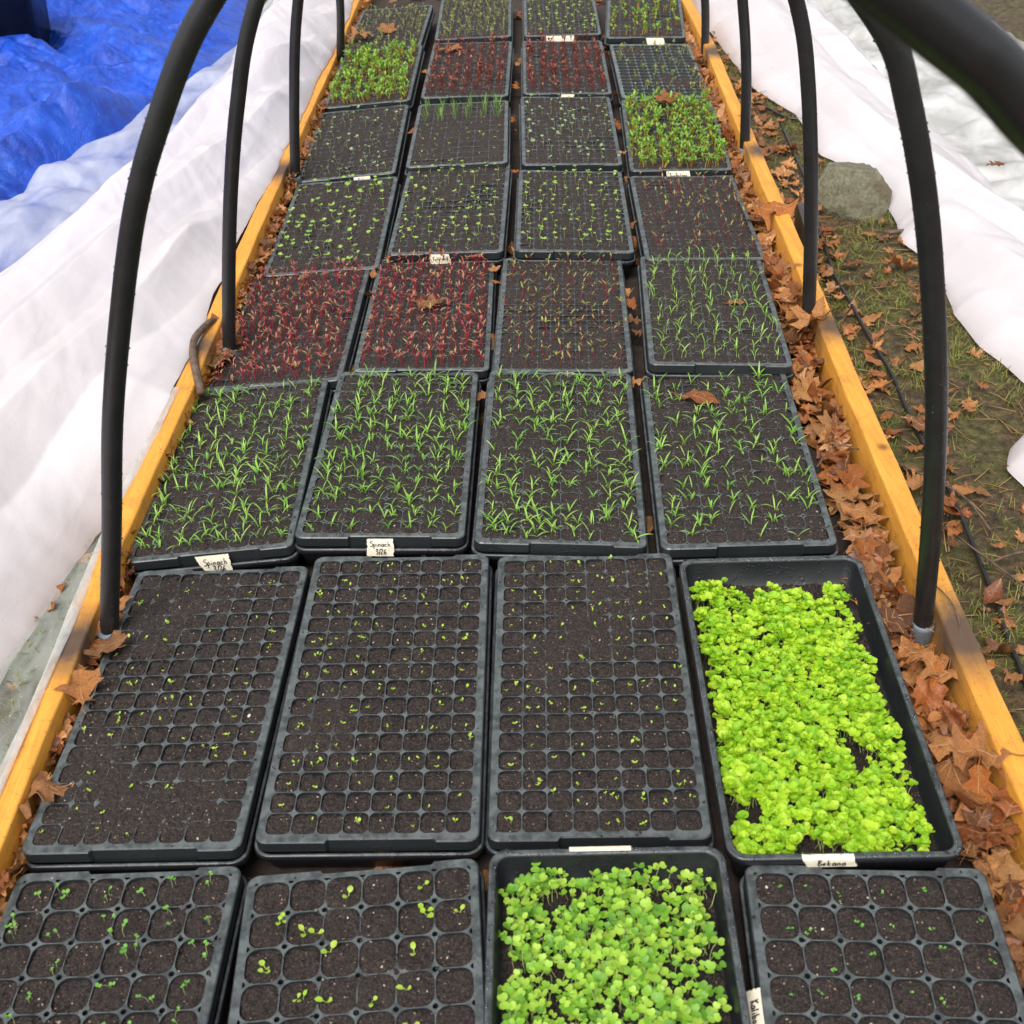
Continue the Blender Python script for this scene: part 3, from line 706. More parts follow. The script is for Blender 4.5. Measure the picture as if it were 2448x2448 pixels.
def front_mat(x, z=TH+.0015, y=None):   # tape plane on the front rim: x right, y up, normal -y (slightly up)
    sl = .30 if y is None else 0.; y = -TL/2-.0012 if y is None else y; cz = math.sqrt(1-sl*sl)
    return np.array([[1, 0, 0, x], [0, sl, -cz, y], [0, cz, sl, z], [0, 0, 0, 1.]])

# ---------------------------------------------------------------- the trays
G1 = 'seed trays laid in rows of four on the bed'
TR = {
'1A': (-.477, 1.159, -2.98, -.001, -.5, .4, '128', 'tiny', .42, .0028, 0.45, 'barest tray of dark soil with few sprouts, right of the left front hoop foot'),
'1B': (-.189, 1.153, -2.45, .004, .5, -1.2, '128', 'tiny', .72, .0028, 0.06, 'black 128 cell tray with many scattered tiny yellow green sprouts, right of the barest tray'),
'1C': (.097, 1.146, -2.92, -.010, .4, -.5, '128', 'tiny', .60, .0028, 0.28, 'cell tray with few tiny sprouts, directly left of the deep tray of lime green leaves'),
'1D': (.376, 1.082, -2.36, .018, .5, -.6, None, 'bek', 1, 0, 0, 'deep black tray crowded with lime green leafy seedlings, front tape reading Bekana'),
'2A': (-.488, 1.729, -.9, -.003, -1., 3.6, '128h', 'spinach', .93, .003, 0.93, 'slanting tray of spinach seedlings against the left board, cream tape reading Spinach on its front'),
'2B': (-.201, 1.730, -3.04, .008, -1.4, -2., '128h', 'spinach', .97, .003, 0.93, 'tray of long bladed spinach seedlings with square Spinach tape centred on its front'),
'2C': (.092, 1.693, -3.91, .006, -.3, -3.2, '128h', 'spinach', .95, .003, 0.9, 'tray of spinach seedlings without tape, directly left of the thinner spinach tray'),
'2D': (.386, 1.666, -3.85, .001, -.5, .8, '128h', 'spinach', .72, .003, 0.95, 'thinner tray of spinach seedlings with a brown oval leaf lying on it'),
'3A': (-.445, 2.264, -2.8, -.012, -1., 3., '200', 'beet', 1, .003, 0.95, 'leftmost tray of crimson stemmed beet seedlings beside the forked stick'),
'3B': (-.154, 2.290, -2.5, -.015, -1.2, -2., '200', 'beet', 1, .003, 0.93, 'tray of crimson beet seedlings with a pale brown leaf caught near its middle'),
'3C': (.134, 2.233, -3.84, -.004, -1.4, -1.7, '200', 'beetg', .85, .003, 0.85, 'tray of sparse olive green beet seedlings on thin red stems, right of the crimson ones'),
'3D': (.441, 2.190, -5.2, .007, -3., -1.8, '98', 'spinfine', 1, .003, 0.97, 'black tray crowded with fine grassy green spinach, overlapping the tray in front of it'),
'4A': (-.401, 2.772, -2.64, -.006, 1., 2.1, '128h', 'bras', .62, .003, 0.95, 'tray of bright heart leaved brassica seedlings beside the left board'),
'4B': (-.104, 2.807, -3.87, .006, 1., -.2, '128h', 'brass', .72, .003, 0.85, 'tray of small kohlrabi seedlings with cream Kohlrabi tape on its front'),
'4C': (.195, 2.754, -3.14, .003, -1.6, -3., '128h', 'brass', .85, .003, 0.9, 'tray of small even rows of pale brassica seedlings with a wide bare black front wall'),
'4D': (.488, 2.703, -2.77, -.010, -1.4, -2., '200', 'beetg', .55, .003, 0.95, 'dark tray of very sparse thin beet seedlings against the right board'),
'5A': (-.391, 3.362, -2.06, -.009, 1.1, 3., '128h', 'blue', .55, .003, 0.95, 'tray of tiny bluish seedlings on bare soil at the left board'),
'5B': (-.084, 3.310, -2.18, .018, -.9, .3, '72s', 'onion', 1, .002, 0.8, 'tray with a thin square grid and tufts of grassy seedlings only in its back rows'),
'5C': (.229, 3.343, -2.06, -.003, 1.2, -2.6, '128h', 'blue', .6, .003, 0.85, 'tray of tiny pale bluish seedlings between the grassy tufts and the dense chard tray'),
'5D': (.526, 3.288, -3.66, -.013, 1.6, -1.2, '98', 'chard', 1, .003, 0.97, 'tray thick with yellow stemmed chard seedlings, front tape reading Touchstone'),
'6A': (-.364, 3.925, -2.96, .009, 1.8, 3., '98', 'chard', 1, .003, 0.97, 'tray of dense green chard seedlings far back at the left board'),
'6B': (-.056, 3.935, -3.52, .010, 1.6, -.8, '98', 'beetd', 1, .003, 0.97, 'far tray of dark red beet seedlings with a brown leaf on it'),
'6C': (.258, 3.894, -2.25, .011, 1., -2.4, '98', 'beetd', 1, .003, 0.97, 'far tray of dark red beets in clear rows, white tape on front rim'),
'6D': (.557, 3.854, -1.89, -.005, .7, -2.4, '128', 'olive', .5, .008, 0.22, 'far grey cell tray with half empty cells and faint sprouts'),
'7A': (-.345, 4.500, -4., .004, 1., 2., '128h', 'olive', .8, .003, 0.9, 'back row tray of thin olive sprouts with brown leaves fallen on it'),
'7B': (-.030, 4.590, -2.2, .004, 1., 0., '128h', 'olive', 1, .003, 0.92, 'back row tray with even rows of yellow green sprouts'),
'7C': (.290, 4.560, -2.2, .004, 1., -1., '128h', 'brass', .9, .003, 0.92, 'back row tray of fresh green round leaved sprouts with white tape on its front'),
'7D': (.590, 4.440, -6.5, .012, 1., -1., '98', 'chards', .6, .003, 0.95, 'back row tray of sparse yellow stemmed seedlings beside the right board'),
'0A': (-.497, .600, -2.2, -.004, -.6, .8, '72', 'clover', .8, .0028, 0, 'front tray of large cells with small round green sprouts on pale bent stems, bottom left'),
'0B': (-.195, .579, 1.5, 0, 0, .2, '72', 'letbig', .62, .0028, 0.1, 'front tray of large cells with spoon shaped yellow green lettuce sprouts'),
'0C': (.074, .572, -2.74, .016, 1., .2, None, 'radish', 1, 0, 0, 'deep black tray of bright green heart leaved radish seedlings in the front row'),
'0D': (.361, .541, -4.91, -.001, 0, -.3, '72', 'micro', .72, .0028, 0, 'front tray of large cells of near bare soil with specks of green, bottom right'),
}
TROOT = {}
def tray(key):
    x, y, a, z, tx, ty, kind, sk, dens, fill, over, lab = TR[key]
    row = int(key[0]); root = bpy.data.objects.new('seed_tray', None); col.objects.link(root)
    Rm = Matrix.Rotation(R(a), 3, 'Z')@Matrix.Rotation(R(tx), 3, 'X')@Matrix.Rotation(-R(ty), 3, 'Y')
    root.location = Vector((x, y, z))-Rm@Vector((0, 0, TH)); root.rotation_euler = Rm.to_euler()
    tag(root, lab, 'tray', G1); TROOT[key] = root
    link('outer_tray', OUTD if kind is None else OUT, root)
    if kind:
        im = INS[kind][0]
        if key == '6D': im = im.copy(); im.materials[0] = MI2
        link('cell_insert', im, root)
    res = {0: .0016, 1: .0017, 2: .0022, 3: .0026}.get(row, .0034)
    me, X, Y, Z = soil_sheet(kind, res, fill, ord(key[1])+row*5, over); link('soil', me, root)
    def sz(px, py):
        i = int(round((px-X[0, 0])/(X[-1, 0]-X[0, 0])*(X.shape[0]-1))); j = int(round((py-Y[0, 0])/(Y[0, -1]-Y[0, 0])*(X.shape[1]-1)))
        i = min(max(i, 0), X.shape[0]-1); j = min(max(j, 0), X.shape[1]-1); return float(Z[i, j])
    spots = []
    if kind:
        W_, L_, mx, my, px, py, ZI = INS[kind][1]; nx, ny = INSN[kind]
        for i in range(nx):
            for j in range(ny):
                cx = -W_/2+mx+(i+.5)*px; cy = -L_/2+my+(j+.5)*py
                if sk == 'onion':
                    if j < ny-4: 
                        if random.random() < .45: spots.append((cx+u(-.01, .01), cy+u(-.01, .01), 'tinyb'))
                        continue
                    spots.append((cx, cy, 'onion')); continue
                dd = dens
                if key == '1A': dd *= .45+.9*float(vnoise(cx*20+5, cy*14, 4))*(1.2 if (abs(cx) > .06) else .6)
                if key == '1C': dd *= .5+.9*float(vnoise(cx*22, cy*16, 8))
                if sk in ('spinach',) and random.random() < .07: dd = .3
                if random.random() < dd:
                    j_ = .22 if sk in ('spinach', 'beet', 'beetd', 'brass') else .30
                    spots.append((cx+u(-j_, j_)*px, cy+u(-j_, j_)*py, sk))
                    if sk in ('tiny', 'clover') and random.random() < .25: spots.append((cx+u(-.3, .3)*px, cy+u(-.3, .3)*py, sk))
                    if sk == 'spinach' and random.random() < (.45 if key != '2D' else .3): spots.append((cx+u(-.4, .4)*px, cy+u(-.4, .4)*py, sk))
                    if sk == 'chard' and random.random() < .95: spots.append((cx+u(-.4, .4)*px, cy+u(-.4, .4)*py, sk))
    else:
        W_, L_ = TW-.042, TL-.034
        N = 2300 if sk == 'bek' else 1750; tries = 0
        while len(spots) < N and tries < 40000:
            tries += 1; px_, py_ = u(-W_/2, W_/2), u(-L_/2, L_/2)
            bn = float(fbm(px_*16+3, py_*16+ord(key[1]), 3, 2))
            if sk == 'bek':
                right = .112-.022*float(vnoise(py_*18, 4.4, 6)); top = .238-.035*float(vnoise(px_*22+2, 1.3, 9))-.03*math.exp(-((px_-.03)/.025)**2)
                if px_ > right or py_ > top: continue
                if bn < .27: continue
                if (px_-.052)**2/.00028+(py_+.105)**2/.0014 < 1 or (px_+.03)**2/.0003+(py_-.13)**2/.0001 < 1: continue
            else:
                if py_ > .246+.006*math.sin(px_*60): continue
                if bn < .28: continue
                if px_ > .10 and random.random() < .5: continue
            spots.append((px_, py_, sk))
    spots.sort(key=lambda s_: s_[1])
    rest = None
    for k, (px_, py_, s_) in enumerate(spots):
        if s_ == 'tinyb': pool, mats = PR['tiny']
        else: pool, mats = PR[s_]
        gi = random.randrange(len(pool)); g, me = pool[gi]; sc_ = u(.7, 1.15)*(.88 if sk == 'spinach' else 1)*(.92 if sk in ('blue', 'olive') else 1); az = u(0, 6.28)
        if row >= 5: sc_ *= 1.1
        zz = sz(px_, py_) if kind else (.016 if sk == 'bek' else .013)
        if kind and zz < TH-.012: zz = TH-.004
        if sk in ('bek', 'radish'):
            e = 1-.45*max(0, (abs(px_)-.07)/.05)
            sc_ = u(.72, 1.02)*(.75+.45*float(vnoise(px_*25, py_*25, 3)))
        tl = R(u(0, 14)) if sk not in ('bek', 'radish') else R(u(0, 16)); td = u(0, 6.28) if random.random() < .4 else u(2.5, 4.2)
        if k < 100:
            o = bpy.data.objects.new('seedling', me); col.objects.link(o); o.parent = root
            o.location = (px_, py_, zz); o.scale = (sc_,)*3
            o.rotation_euler = (Matrix.Rotation(tl, 3, Vector((math.cos(td), math.sin(td), 0)))@Matrix.Rotation(az, 3, 'Z')).to_euler()
        else:
            if rest is None: rest = Inst(); rm = list(mats)
            rest.add(g, rotm(az, tl, td)*sc_, (px_, py_, zz), random.random()*.6)
    if rest: tag(link('seedling_mass', rest.mesh('seedling_mass', rm), root), kind='stuff')
    if kind and row <= 4:
        I = Inst(); W_, L_, mx, my, px, py, ZI = INS[kind][1]
        for k in range({0: 420, 1: 700, 2: 500, 3: 260, 4: 160}[row]):
            if random.random() < .45: px_, py_ = u(-W_/2+.003, W_/2-.003), u(-L_/2+.003, L_/2-.003)
            else: 
                c1, c2 = random.choice([(-.05, .1), (.06, -.12), (0, 0), (.08, .2)]); px_, py_ = random.gauss(c1, .04), random.gauss(c2, .06)
            if abs(px_) > W_/2-.003 or abs(py_) > L_/2-.003: continue
            s1 = u(.0006, .0019); zz = max(sz(px_, py_), ZI)
            I.add(DROP, rotm(u(0, 6), u(0, .8), 1.)@np.diag([s1*u(.8, 1.6), s1, s1*.8]), (px_, py_, zz), random.random())
        tag(link('soil_crumbs', I.mesh('soil_crumbs', [MS], False), root), kind='stuff')
    # perlite grains, bark bits
    if row <= 3:
        I = Inst(); 
        for k in range({0: 150, 1: 150, 2: 80, 3: 40}[row] if kind else 30):
            px_, py_ = u(-TW/2+.02, TW/2-.02), u(-TL/2+.02, TL/2-.02)
            zz = sz(px_, py_)
            s1 = random.choice([.0006, .0008, .0010, .0010, .0013])*u(.7, 1.1)*(1.6 if random.random() < .06 else 1)
            I.add(DROP, rotm(u(0, 6), u(0, .6), 0)@np.diag([s1*u(.7, 1.5), s1, s1*.7]), (px_, py_, zz+.0001), random.random())
        tag(link('perlite_grains', I.mesh('perlite_grains', [MPERL], False), root), kind='stuff')
    if key in ('0C', '1D'):
        I = Inst()
        for k in range(420):
            if random.random() < .68: px_ = random.choice([-1, 1])*(TW/2-u(.0015, .0085)); py_ = u(-TL/2+.01, TL/2-.01)
            else: py_ = random.choice([-1, 1])*(TL/2-u(.0015, .0085)); px_ = u(-TW/2+.01, TW/2-.01)
            s1 = u(.0008, .0028); I.add(DROP, rotm(u(0, 6))@np.diag([s1*u(1, 1.7), s1, s1*.45]), (px_, py_, TH+.0001))
        tag(link('water_drops', I.mesh('water_drops', [MDROP]), root), kind='stuff')
    return root
def m_perl():
    t = NT('perlite'); at = t.n('ShaderNodeAttribute', attribute_name='tint', attribute_type='GEOMETRY')
    return t.done(t.pbr(t.ramp(at.outputs['Fac'], [(0, (.16, .08, .03)), (.6, (.30, .21, .12)), (1, (.55, .48, .40))]), .8))
MPERL = m_perl()
for k in TR: tray(k)

T_ = TROOT
tape(T_['2A'], front_mat(.005), .056, .034, (.016, .003), [('Spinach', -.014, -.017), ('3/26', .000, -.029)], .0112, .00065)
tape(T_['2B'], front_mat(.002), .042, .030, (-.001, 0), [('Spinach', -.0165, -.013), ('3/26', -.008, -.026)], .0095, .00055)
tape(T_['4B'], front_mat(-.012), .044, .030, (0, .008), [('Kohlrabi', -.016, -.014)], .0085, .0006)
tape(T_['5D'], front_mat(-.01), .060, .034, (.004, .010), [('Touchstone', -.022, -.015), ('4/26', -.018, -.028)], .009, .0007)
tape(T_['1D'], front_mat(-.022, TH-.0005, -TL/2-.0012), .058, .014, (.006, .006), [('Bekana', -.012, -.010)], .0105, .0007, fold=.007)
tape(T_['3C'], front_mat(.0), .042, .026, (0, .004), [('Beets', -.013, -.012)], .009, .0006)
tape(T_['5A'], front_mat(.045), .045, .026, (0, 0), [('Kale', -.010, -.012)], .009, .0006)
tape(T_['6C'], front_mat(-.0), .04, .02, (0, 0)); tape(T_['7C'], front_mat(-.01), .10, .02, (0, 0)); tape(T_['7D'], front_mat(.03), .06, .03, (.01, .01))
# tape folded over the back rim of the radish tray, and the strip down the left side of the bottom right tray
mb = np.array([[-1, 0, 0, -.006], [0, 0, 1, TL/2+.0008], [0, 1, 0, TH+.0006], [0, 0, 0, 1.]])
tape(T_['0C'], mb, .072, .020, (0, 0), fold=.0075)
mside = np.array([[0, 0, -1, -TW/2-.0012], [-1, 0, 0, .075], [0, 1, 0, TH+.002], [0, 0, 0, 1.]])
mside2 = np.array([[0, .80, -.60, -TW/2-.0125], [-1, 0, 0, .040], [0, .60, .80, TH-.008], [0, 0, 0, 1.]])
mside2[:3, 3] += mside2[:3, 1]*.017
tape(T_['0D'], mside2, .15, .018, (0, 0), [('Kalibos 3/24', -.062, -.013)], .0095, .0008)

# ---------------------------------------------------------------- dry leaves
def leaf_geo(kind, size, c, flat_=False):
    g = Geo()
    if kind == 'oak':
        half = [(0, .015), (.06, .05), (.12, .16), (.16, .22), (.20, .10), (.26, .09), (.30, .24), (.36, .36), (.42, .34), (.42, .18), (.48, .10), (.54, .13), (.60, .30), (.68, .36), (.70, .24), (.72, .12), (.80, .15), (.86, .20), (.90, .10), (1.0, .0)]
    elif kind == 'maple':
        half = [(0, .02), (.02, .10), (-.06, .30), (.08, .28), (.16, .42), (.20, .30), (.28, .22), (.30, .28), (.44, .46), (.56, .44), (.54, .30), (.52, .18), (.60, .14), (.70, .20), (.76, .12), (.86, .08), (1.0, 0)]
    else: half = [(0, .01), (.12, .10), (.28, .18), (.45, .22), (.62, .20), (.8, .12), (.93, .05), (1, 0)]
    if kind == 'frag': half = [(0, .05), (.1, .16), (.22, .12), (.35, .26), (.5, .2), (.62, .28), (.74, .16), (.9, .1), (1, .02)]
    if kind == 'oak' and random.random() < .5: half = [(x, y+.07*math.sin(math.pi*x)) for x, y in half]
    half = [(x+u(-.012, .012)*(0 < x < 1), y*u(.8, 1.15)) for x, y in half]
    n = len(half); xs = np.array([h[0] for h in half]); ys = np.array([h[1] for h in half])*u(.85, 1.1)
    spine = np.maximum.accumulate(xs); spine = np.linspace(0, 1, n)
    V = []
    bx, by, tw = (u(-.3, .8), u(-.5, 1.4), u(-.5, .5)) if flat_ else (u(-.8, 1.6), u(-1.6, 3.4), u(-1.2, 1.2)); ph = u(0, 6); f1, f2 = u(9, 20), u(8, 20); am = u(.03, .09)
    def zf(x, y): return .30*bx*(x-.5)**2*2+.8*by*y*y+tw*(x-.5)*y+am*.6*math.sin(x*f1+ph)+am*math.sin(abs(y)*f2+x*9+ph)*min(1, abs(y)*5)
    for s in (1, -1):
        asym = u(.88, 1.12)
        for k in range(n):
            for q in range(4):
                t = q/3; x = spine[k]*(1-t)+xs[k]*t; y = s*ys[k]*asym*t
                V.append((x-.5, y, zf(x, y)))
    F = []
    for b in (0, n*4):
        for k in range(n-1):
            for q in range(3):
                f = [b+k*4+q, b+k*4+q+1, b+(k+1)*4+q+1, b+(k+1)*4+q]; F.append(f if b else f[::-1])
    V = np.array(V)*size; g.add(V, F, 0, c)
    def vein(a, b, w_):
        pts = []
        for q in range(6):
            t = q/5; x, y = a[0]+(b[0]-a[0])*t, a[1]+(b[1]-a[1])*t; pts.append((x, y, zf(x, y), w_*(1-.7*t)))
        d = np.array([b[0]-a[0], b[1]-a[1]]); d = d/np.linalg.norm(d); nx_, ny_ = -d[1], d[0]; V = []
        for x, y, z, ww in pts: V += [(x-.5-nx_*ww, y-ny_*ww, z+.001), (x-.5, y, z+.009), (x-.5+nx_*ww, y+ny_*ww, z+.001)]
        F = []
        for q in range(5): F += [[3*q, 3*q+3, 3*q+4, 3*q+1], [3*q+1, 3*q+4, 3*q+5, 3*q+2]]
        g.add(np.array(V)*size, F, 1, c)
    vein((0, 0), (.97, 0), .011)
    tips = {'oak': [(.05, .14, .18), (.16, .34, .33), (.42, .64, .30), (.7, .86, .15)], 'maple': [(.02, -.03, .26), (.04, .16, .38), (.10, .47, .42), (.45, .70, .17)], 'oval': [(.15, .3, .15), (.3, .48, .18), (.5, .66, .16)], 'frag': [(.1, .3, .15), (.3, .55, .16)]}[kind]
    for (sx_, tx_, ty_) in tips:
        for sg in (1, -1): vein((sx_, 0), (tx_, sg*ty_), .006)
    # petiole
    v, f = tube(catmull([(-.5*size, 0, V[0][2]), (-.62*size, .02*size, V[0][2]+.02*size), (-.75*size, u(-.06, .06)*size, V[0][2]+.05*size)], 3), size*.011, 4, False); g.add(v, f, 0, c)
    return g.fin()
LK = []
for k in range(36):
    kd = ['oak', 'frag', 'maple', 'oak', 'oval', 'frag'][k % 6]; c = (k*.618) % 1
    g = leaf_geo(kd, 1., c*.7, k < 9); LK.append((kd, g, make_mesh('dry_leaf', g.V, g.L, g.S, g.MI, g.C, [MDRY, MVEIN])))
NL = 0
def put_leaf(loc, size, tilt=.5, label=None, group=None, which=None, az=None, name='dry_leaf', rot=None):
    global NL
    kd, g, me = LK[which if which is not None else random.randrange(len(LK))]
    o = bpy.data.objects.new(name, me); col.objects.link(o); NL += 1
    o.location = loc; o.scale = (size,)*3
    az = u(0, 6.28) if az is None else az; td = u(0, 6.28)
    o.rotation_euler = (Matrix.Rotation(u(-tilt, tilt), 3, Vector((math.cos(td), math.sin(td), 0)))@Matrix.Rotation(az, 3, 'Z')).to_euler() if rot is None else rot
    tag(o, label, 'leaf', group); return o
# leaves that stand out, each with its own label
put_leaf((.362, 1.830, .012), .075, .1, 'glossy reddish brown oval leaf lying on the thin spinach tray', which=4, az=-.3)
put_leaf((-.142, 2.300, .004), .075, .3, 'pale brown leaf caught among the crimson beet seedlings', which=2, az=.2)
put_leaf((.500, 2.200, .010), .05, .2, 'small russet leaf on the grassy spinach tray', which=4, az=.4)
put_leaf((-.445, 4.37, .02), .11, .2, 'curled tan leaf on the left end of the back row tray', which=0, az=.3)
put_leaf((-.36, 4.47, .02), .10, .3, 'orange brown leaf near the middle of the olive sprout tray', which=2, az=2.)
put_leaf((-.12, 4.10, .03), .09, .3, 'brown leaf resting on the dark red beets far back', which=6, az=.7)
put_leaf((.545, 3.50, .02), .08, .3, 'dark red brown leaf at the back edge of the chard tray', which=8, az=.5)
put_leaf((.555, .955, .020), .10, .1, 'large orange brown oak leaf whose point overhangs the deep lime green tray', which=0, az=2.9)
put_leaf((.60, .90, .006), .10, .3, 'big russet oak leaf against the right board at the right edge of the picture', which=6, az=.9)
put_leaf((.565, 1.135, .000), .095, .3, 'curled pale tan leaf below the foot of the right front hoop leg', which=3, az=2.2)
put_leaf((.585, 1.235, -.002), .11, .3, 'russet leaf tucked against the foot of the right front hoop leg', which=2, az=.2)
put_leaf((-.618, 1.335, .006), .085, .4, 'bright orange leaf at the foot of the left front hoop leg', which=2, az=.9)
put_leaf((-.612, 1.26, .004), .08, .4, 'yellow brown broken leaf just in front of the left front hoop leg', which=8, az=2.5)
put_leaf((-.622, 1.175, .010), .085, .3, 'orange brown leaf lying over the left board below the front hoop', which=0, az=1.9)
put_leaf((-.632, .985, .010), .10, .3, 'orange leaf at the left edge of the picture beside the front trays', which=3, az=.4)
put_leaf((.64, 2.10, .02), .10, .4, 'ragged upright leaf at the foot of the second right hoop leg', which=14, az=.9)
put_leaf((-.592, 2.20, .012), .11, .5, 'curled pale leaf at the foot of the second left hoop leg', which=8, az=2.)
put_leaf((-.59, 2.09, .0), .10, .5, 'big brown curled leaf between the forked stick and the beet tray', which=6, az=1.)
put_leaf((.665, 2.62, .03), .12, .15, 'large pale tan leaf draped over the right board by the wooden stake', which=18, az=-.1)
put_leaf((1.272, 2.83, .025), .05, .2, 'small yellow leaf on the crumpled clear plastic at upper right', which=2)
put_leaf((-.79, 1.64, -.088), .10, .1, 'tan leaf showing through the clear plastic, the upper of two', which=3, az=.2)
put_leaf((-.79, 1.475, -.088), .10, .1, 'tan leaf showing through the clear plastic, the lower of two', which=8, az=.9)
put_leaf((.96, 2.50, -.08), .08, .3, 'rust brown leaf lying alone on the mud below the grey rock', which=14, az=.1)
put_leaf((.80, 1.83, -.08), .10, .2, 'big pale oak leaf across the black drip tube', which=6, az=-.4)
# countable top layer of litter, and the rest as one stuff object
def zone_leaves(n, xf, yf, zf_, sizes, tilt, label, group, expo=1.):
    for k in range(n):
        t = random.random()**expo; y = yf[0]+(yf[1]-yf[0])*t; x0, x1 = xf(y); x = u(x0, x1)
        put_leaf((x, y, u(*zf_)), u(*sizes), tilt, label, group)
TE = interp([(.5, .505), (1.35, .515), (1.42, .53), (1.94, .535), (2.0, .585), (2.9, .625), (3.0, .655), (3.6, .672), (4.2, .70), (5, .73)])
TE0 = interp([(.5, -.632), (1.43, -.62), (1.5, -.628), (2.0, -.615), (2.05, -.585), (2.5, -.58), (2.6, -.542), (3.1, -.535), (3.7, -.508), (4.3, -.49), (5, -.47)])
def zlit(n, side, yf, zf_, sz_, tilt, thing=None, expo=1.):
    for k in range(n):
        y = yf[0]+(yf[1]-yf[0])*random.random()**expo
        a_, b_ = (TE(y), RX(y)) if side > 0 else (LX(y), TE0(y)); wd = max(b_-a_, .018); s_ = min(u(*sz_), wd*1.25+.014)
        m_ = min(s_*.36, wd*.48); x = u(a_+m_, b_-m_) if b_-a_ > 2*m_ else (a_+b_)/2
        if thing: put_leaf((x, y, u(*zf_)), s_, tilt*(1 if side > 0 else 1.2), *thing)
        else:
            kd, g, me = random.choice(LK); I.add(g, rotm(u(0, 6.28), u(-tilt, tilt), u(0, 6.28))*s_, (x, y, u(*zf_)), random.random())
zlit(150, 1, (.6, 4.7), (-.035, -.006), (.045, .09), .9, ('brown dead leaf heaped with others between the right board and the trays', 'dead leaves between right board and trays'), 1.2)
zlit(90, -1, (.7, 4.7), (-.025, .012), (.04, .065), 1.1, ('brown dead leaf in the narrow strip between the left board and the trays', 'dead leaves between left board and trays'))
zone_leaves(72, lambda y: (RX(y)+.05, .98+.05*math.sin(y*3)), (.95, 3.9), (-.09, -.080), (.03, .06), .3, 'brown dead leaf scattered on the muddy grass right of the bed', 'dead leaves on the muddy grass')
def gapx(y, k):
    row = [r for r in range(8)]; best = min(range(8), key=lambda r: abs(TR[str(r)+'A'][1]-y)); a, b = TR[str(best)+'ABCD'[k]], TR[str(best)+'ABCD'[k+1]]
    m_ = (a[0]+b[0])/2-(y-a[1])*math.sin(R(-2.8))*-1*0+(y-a[1])*.048; return m_
for k in range(34):
    y = u(1.9, 4.8); q = random.randrange(3); put_leaf((gapx(y, q)+u(-.006, .006), y, u(-.03, -.008)), u(.03, .05), .7, 'brown dead leaf wedged in a gap between two seed trays', 'dead leaves wedged between trays')
I = Inst()
def lit(n, xf, yf, zf_, sizes, tilt):
    for k in range(n):
        y = u(*yf); x0, x1 = xf(y); kd, g, me = random.choice(LK)
        I.add(g, rotm(u(0, 6.28), u(-tilt, tilt), u(0, 6.28))*u(*sizes), (u(x0, x1), y, u(*zf_)), random.random())
zlit(900, 1, (.3, 5.4), (-.06, -.014), (.03, .075), .9)
zlit(480, -1, (.3, 5.4), (-.045, .0), (.035, .06), 1.)
lit(130, lambda y: (-.45+BX(y), .48+BX(y)), (.4, 5.3), (-.062, -.055), (.04, .08), .2)
lit(60, lambda y: (-.5+BX(y), .6+BX(y)), (4.85, 5.8), (-.055, -.02), (.05, .1), .5)
lit(170, lambda y: (RX(y)+.045, RX(y)+.17), (1.2, 4.8), (-.095, -.078), (.025, .06), .5)
lit(260, lambda y: (RX(y)+.05, 1.3), (.7, 4.8), (-.096, -.086), (.015, .04), .4)
lit(60, lambda y: (-1.2, -.7), (.8, 2.4), (-.098, -.09), (.02, .06), .2)
tag(link('leaf_litter', I.mesh('leaf_litter', [MDRY, MVEIN])), 'deep brown layer of small broken leaves in the bed edges and on the mud', 'leaf litter', None, 'stuff')

# ---------------------------------------------------------------- grass and straw
I = Inst(); gp = []
for k in range(10):
    g = Geo()
    for q in range(5): blade(g, (u(-.006, .006), u(-.006, .006), 0), u(0, 6.28), u(.012, .032), u(.001, .0016), R(u(35, 80)), R(u(-20, 50)), 0, random.random(), 4)
    gp.append(g.fin())
for k in range(12000):
    y = u(.8, 5.2); x = u(RX(y)+.05, 1.55)
    if float(fbm(x*6, y*6, 3, 40)) < .47 and random.random() < .86: continue
    I.add(random.choice(gp), rotm(u(0, 6.28))*u(.6, 1.2), (x, y, float(gz(x, y))-.001), random.random())
for k in range(2500):
    y = u(.7, 2.6); x = u(-1.5, -.72); I.add(random.choice(gp), rotm(u(0, 6.28))*u(.6, 1.2), (x, y, float(gz(x, y))-.001), random.random())
for k in range(900):
    y = u(3.6, 6.9); x = u(-2.2, -.6); I.add(random.choice(gp), rotm(u(0, 6.28))*u(.8, 1.6), (x, y, float(gz(x, y))-.001), random.random())
tag(link('grass', I.mesh('grass', [MGRASS])), 'short patchy grass in the mud beside the bed', 'grass', None, 'stuff')
I = Inst(); g = Geo(); v, f = tube([(-.5, 0, 0), (-.1, .03, .03), (.5, 0, 0)], .02, 4); g.add(v, f); g.fin()
for k in range(1500):
    y = u(.8, 4.5); x = u(RX(y)+.05, 1.25); L_ = u(.015, .06); I.add(g, rotm(u(0, 6.28), u(-.2, .2), 1.)@np.diag([L_, L_*.9, L_]), (x, y, GZ+u(.002, .012)), random.random())
tag(link('straw_bits', I.mesh('straw_bits', [MSTRAW])), 'dry straw and stalk bits strewn over the mud', 'straw', None, 'stuff')

I = Inst()
for k in range(9000):
    y = u(.8, 4.6); x = u(RX(y)+.05, 1.3); s1 = .001*2**u(0, 2.4); I.add(DROP, rotm(u(0, 6), u(0, .8), 1.)@np.diag([s1*u(.8, 1.6), s1, s1*.8]), (x, y, float(gz(x, y))), random.random())
tag(link('mud_crumbs', I.mesh('mud_crumbs', [MMUD], False)), 'small crumbs of mud strewn over the bare ground', 'mud', None, 'stuff')
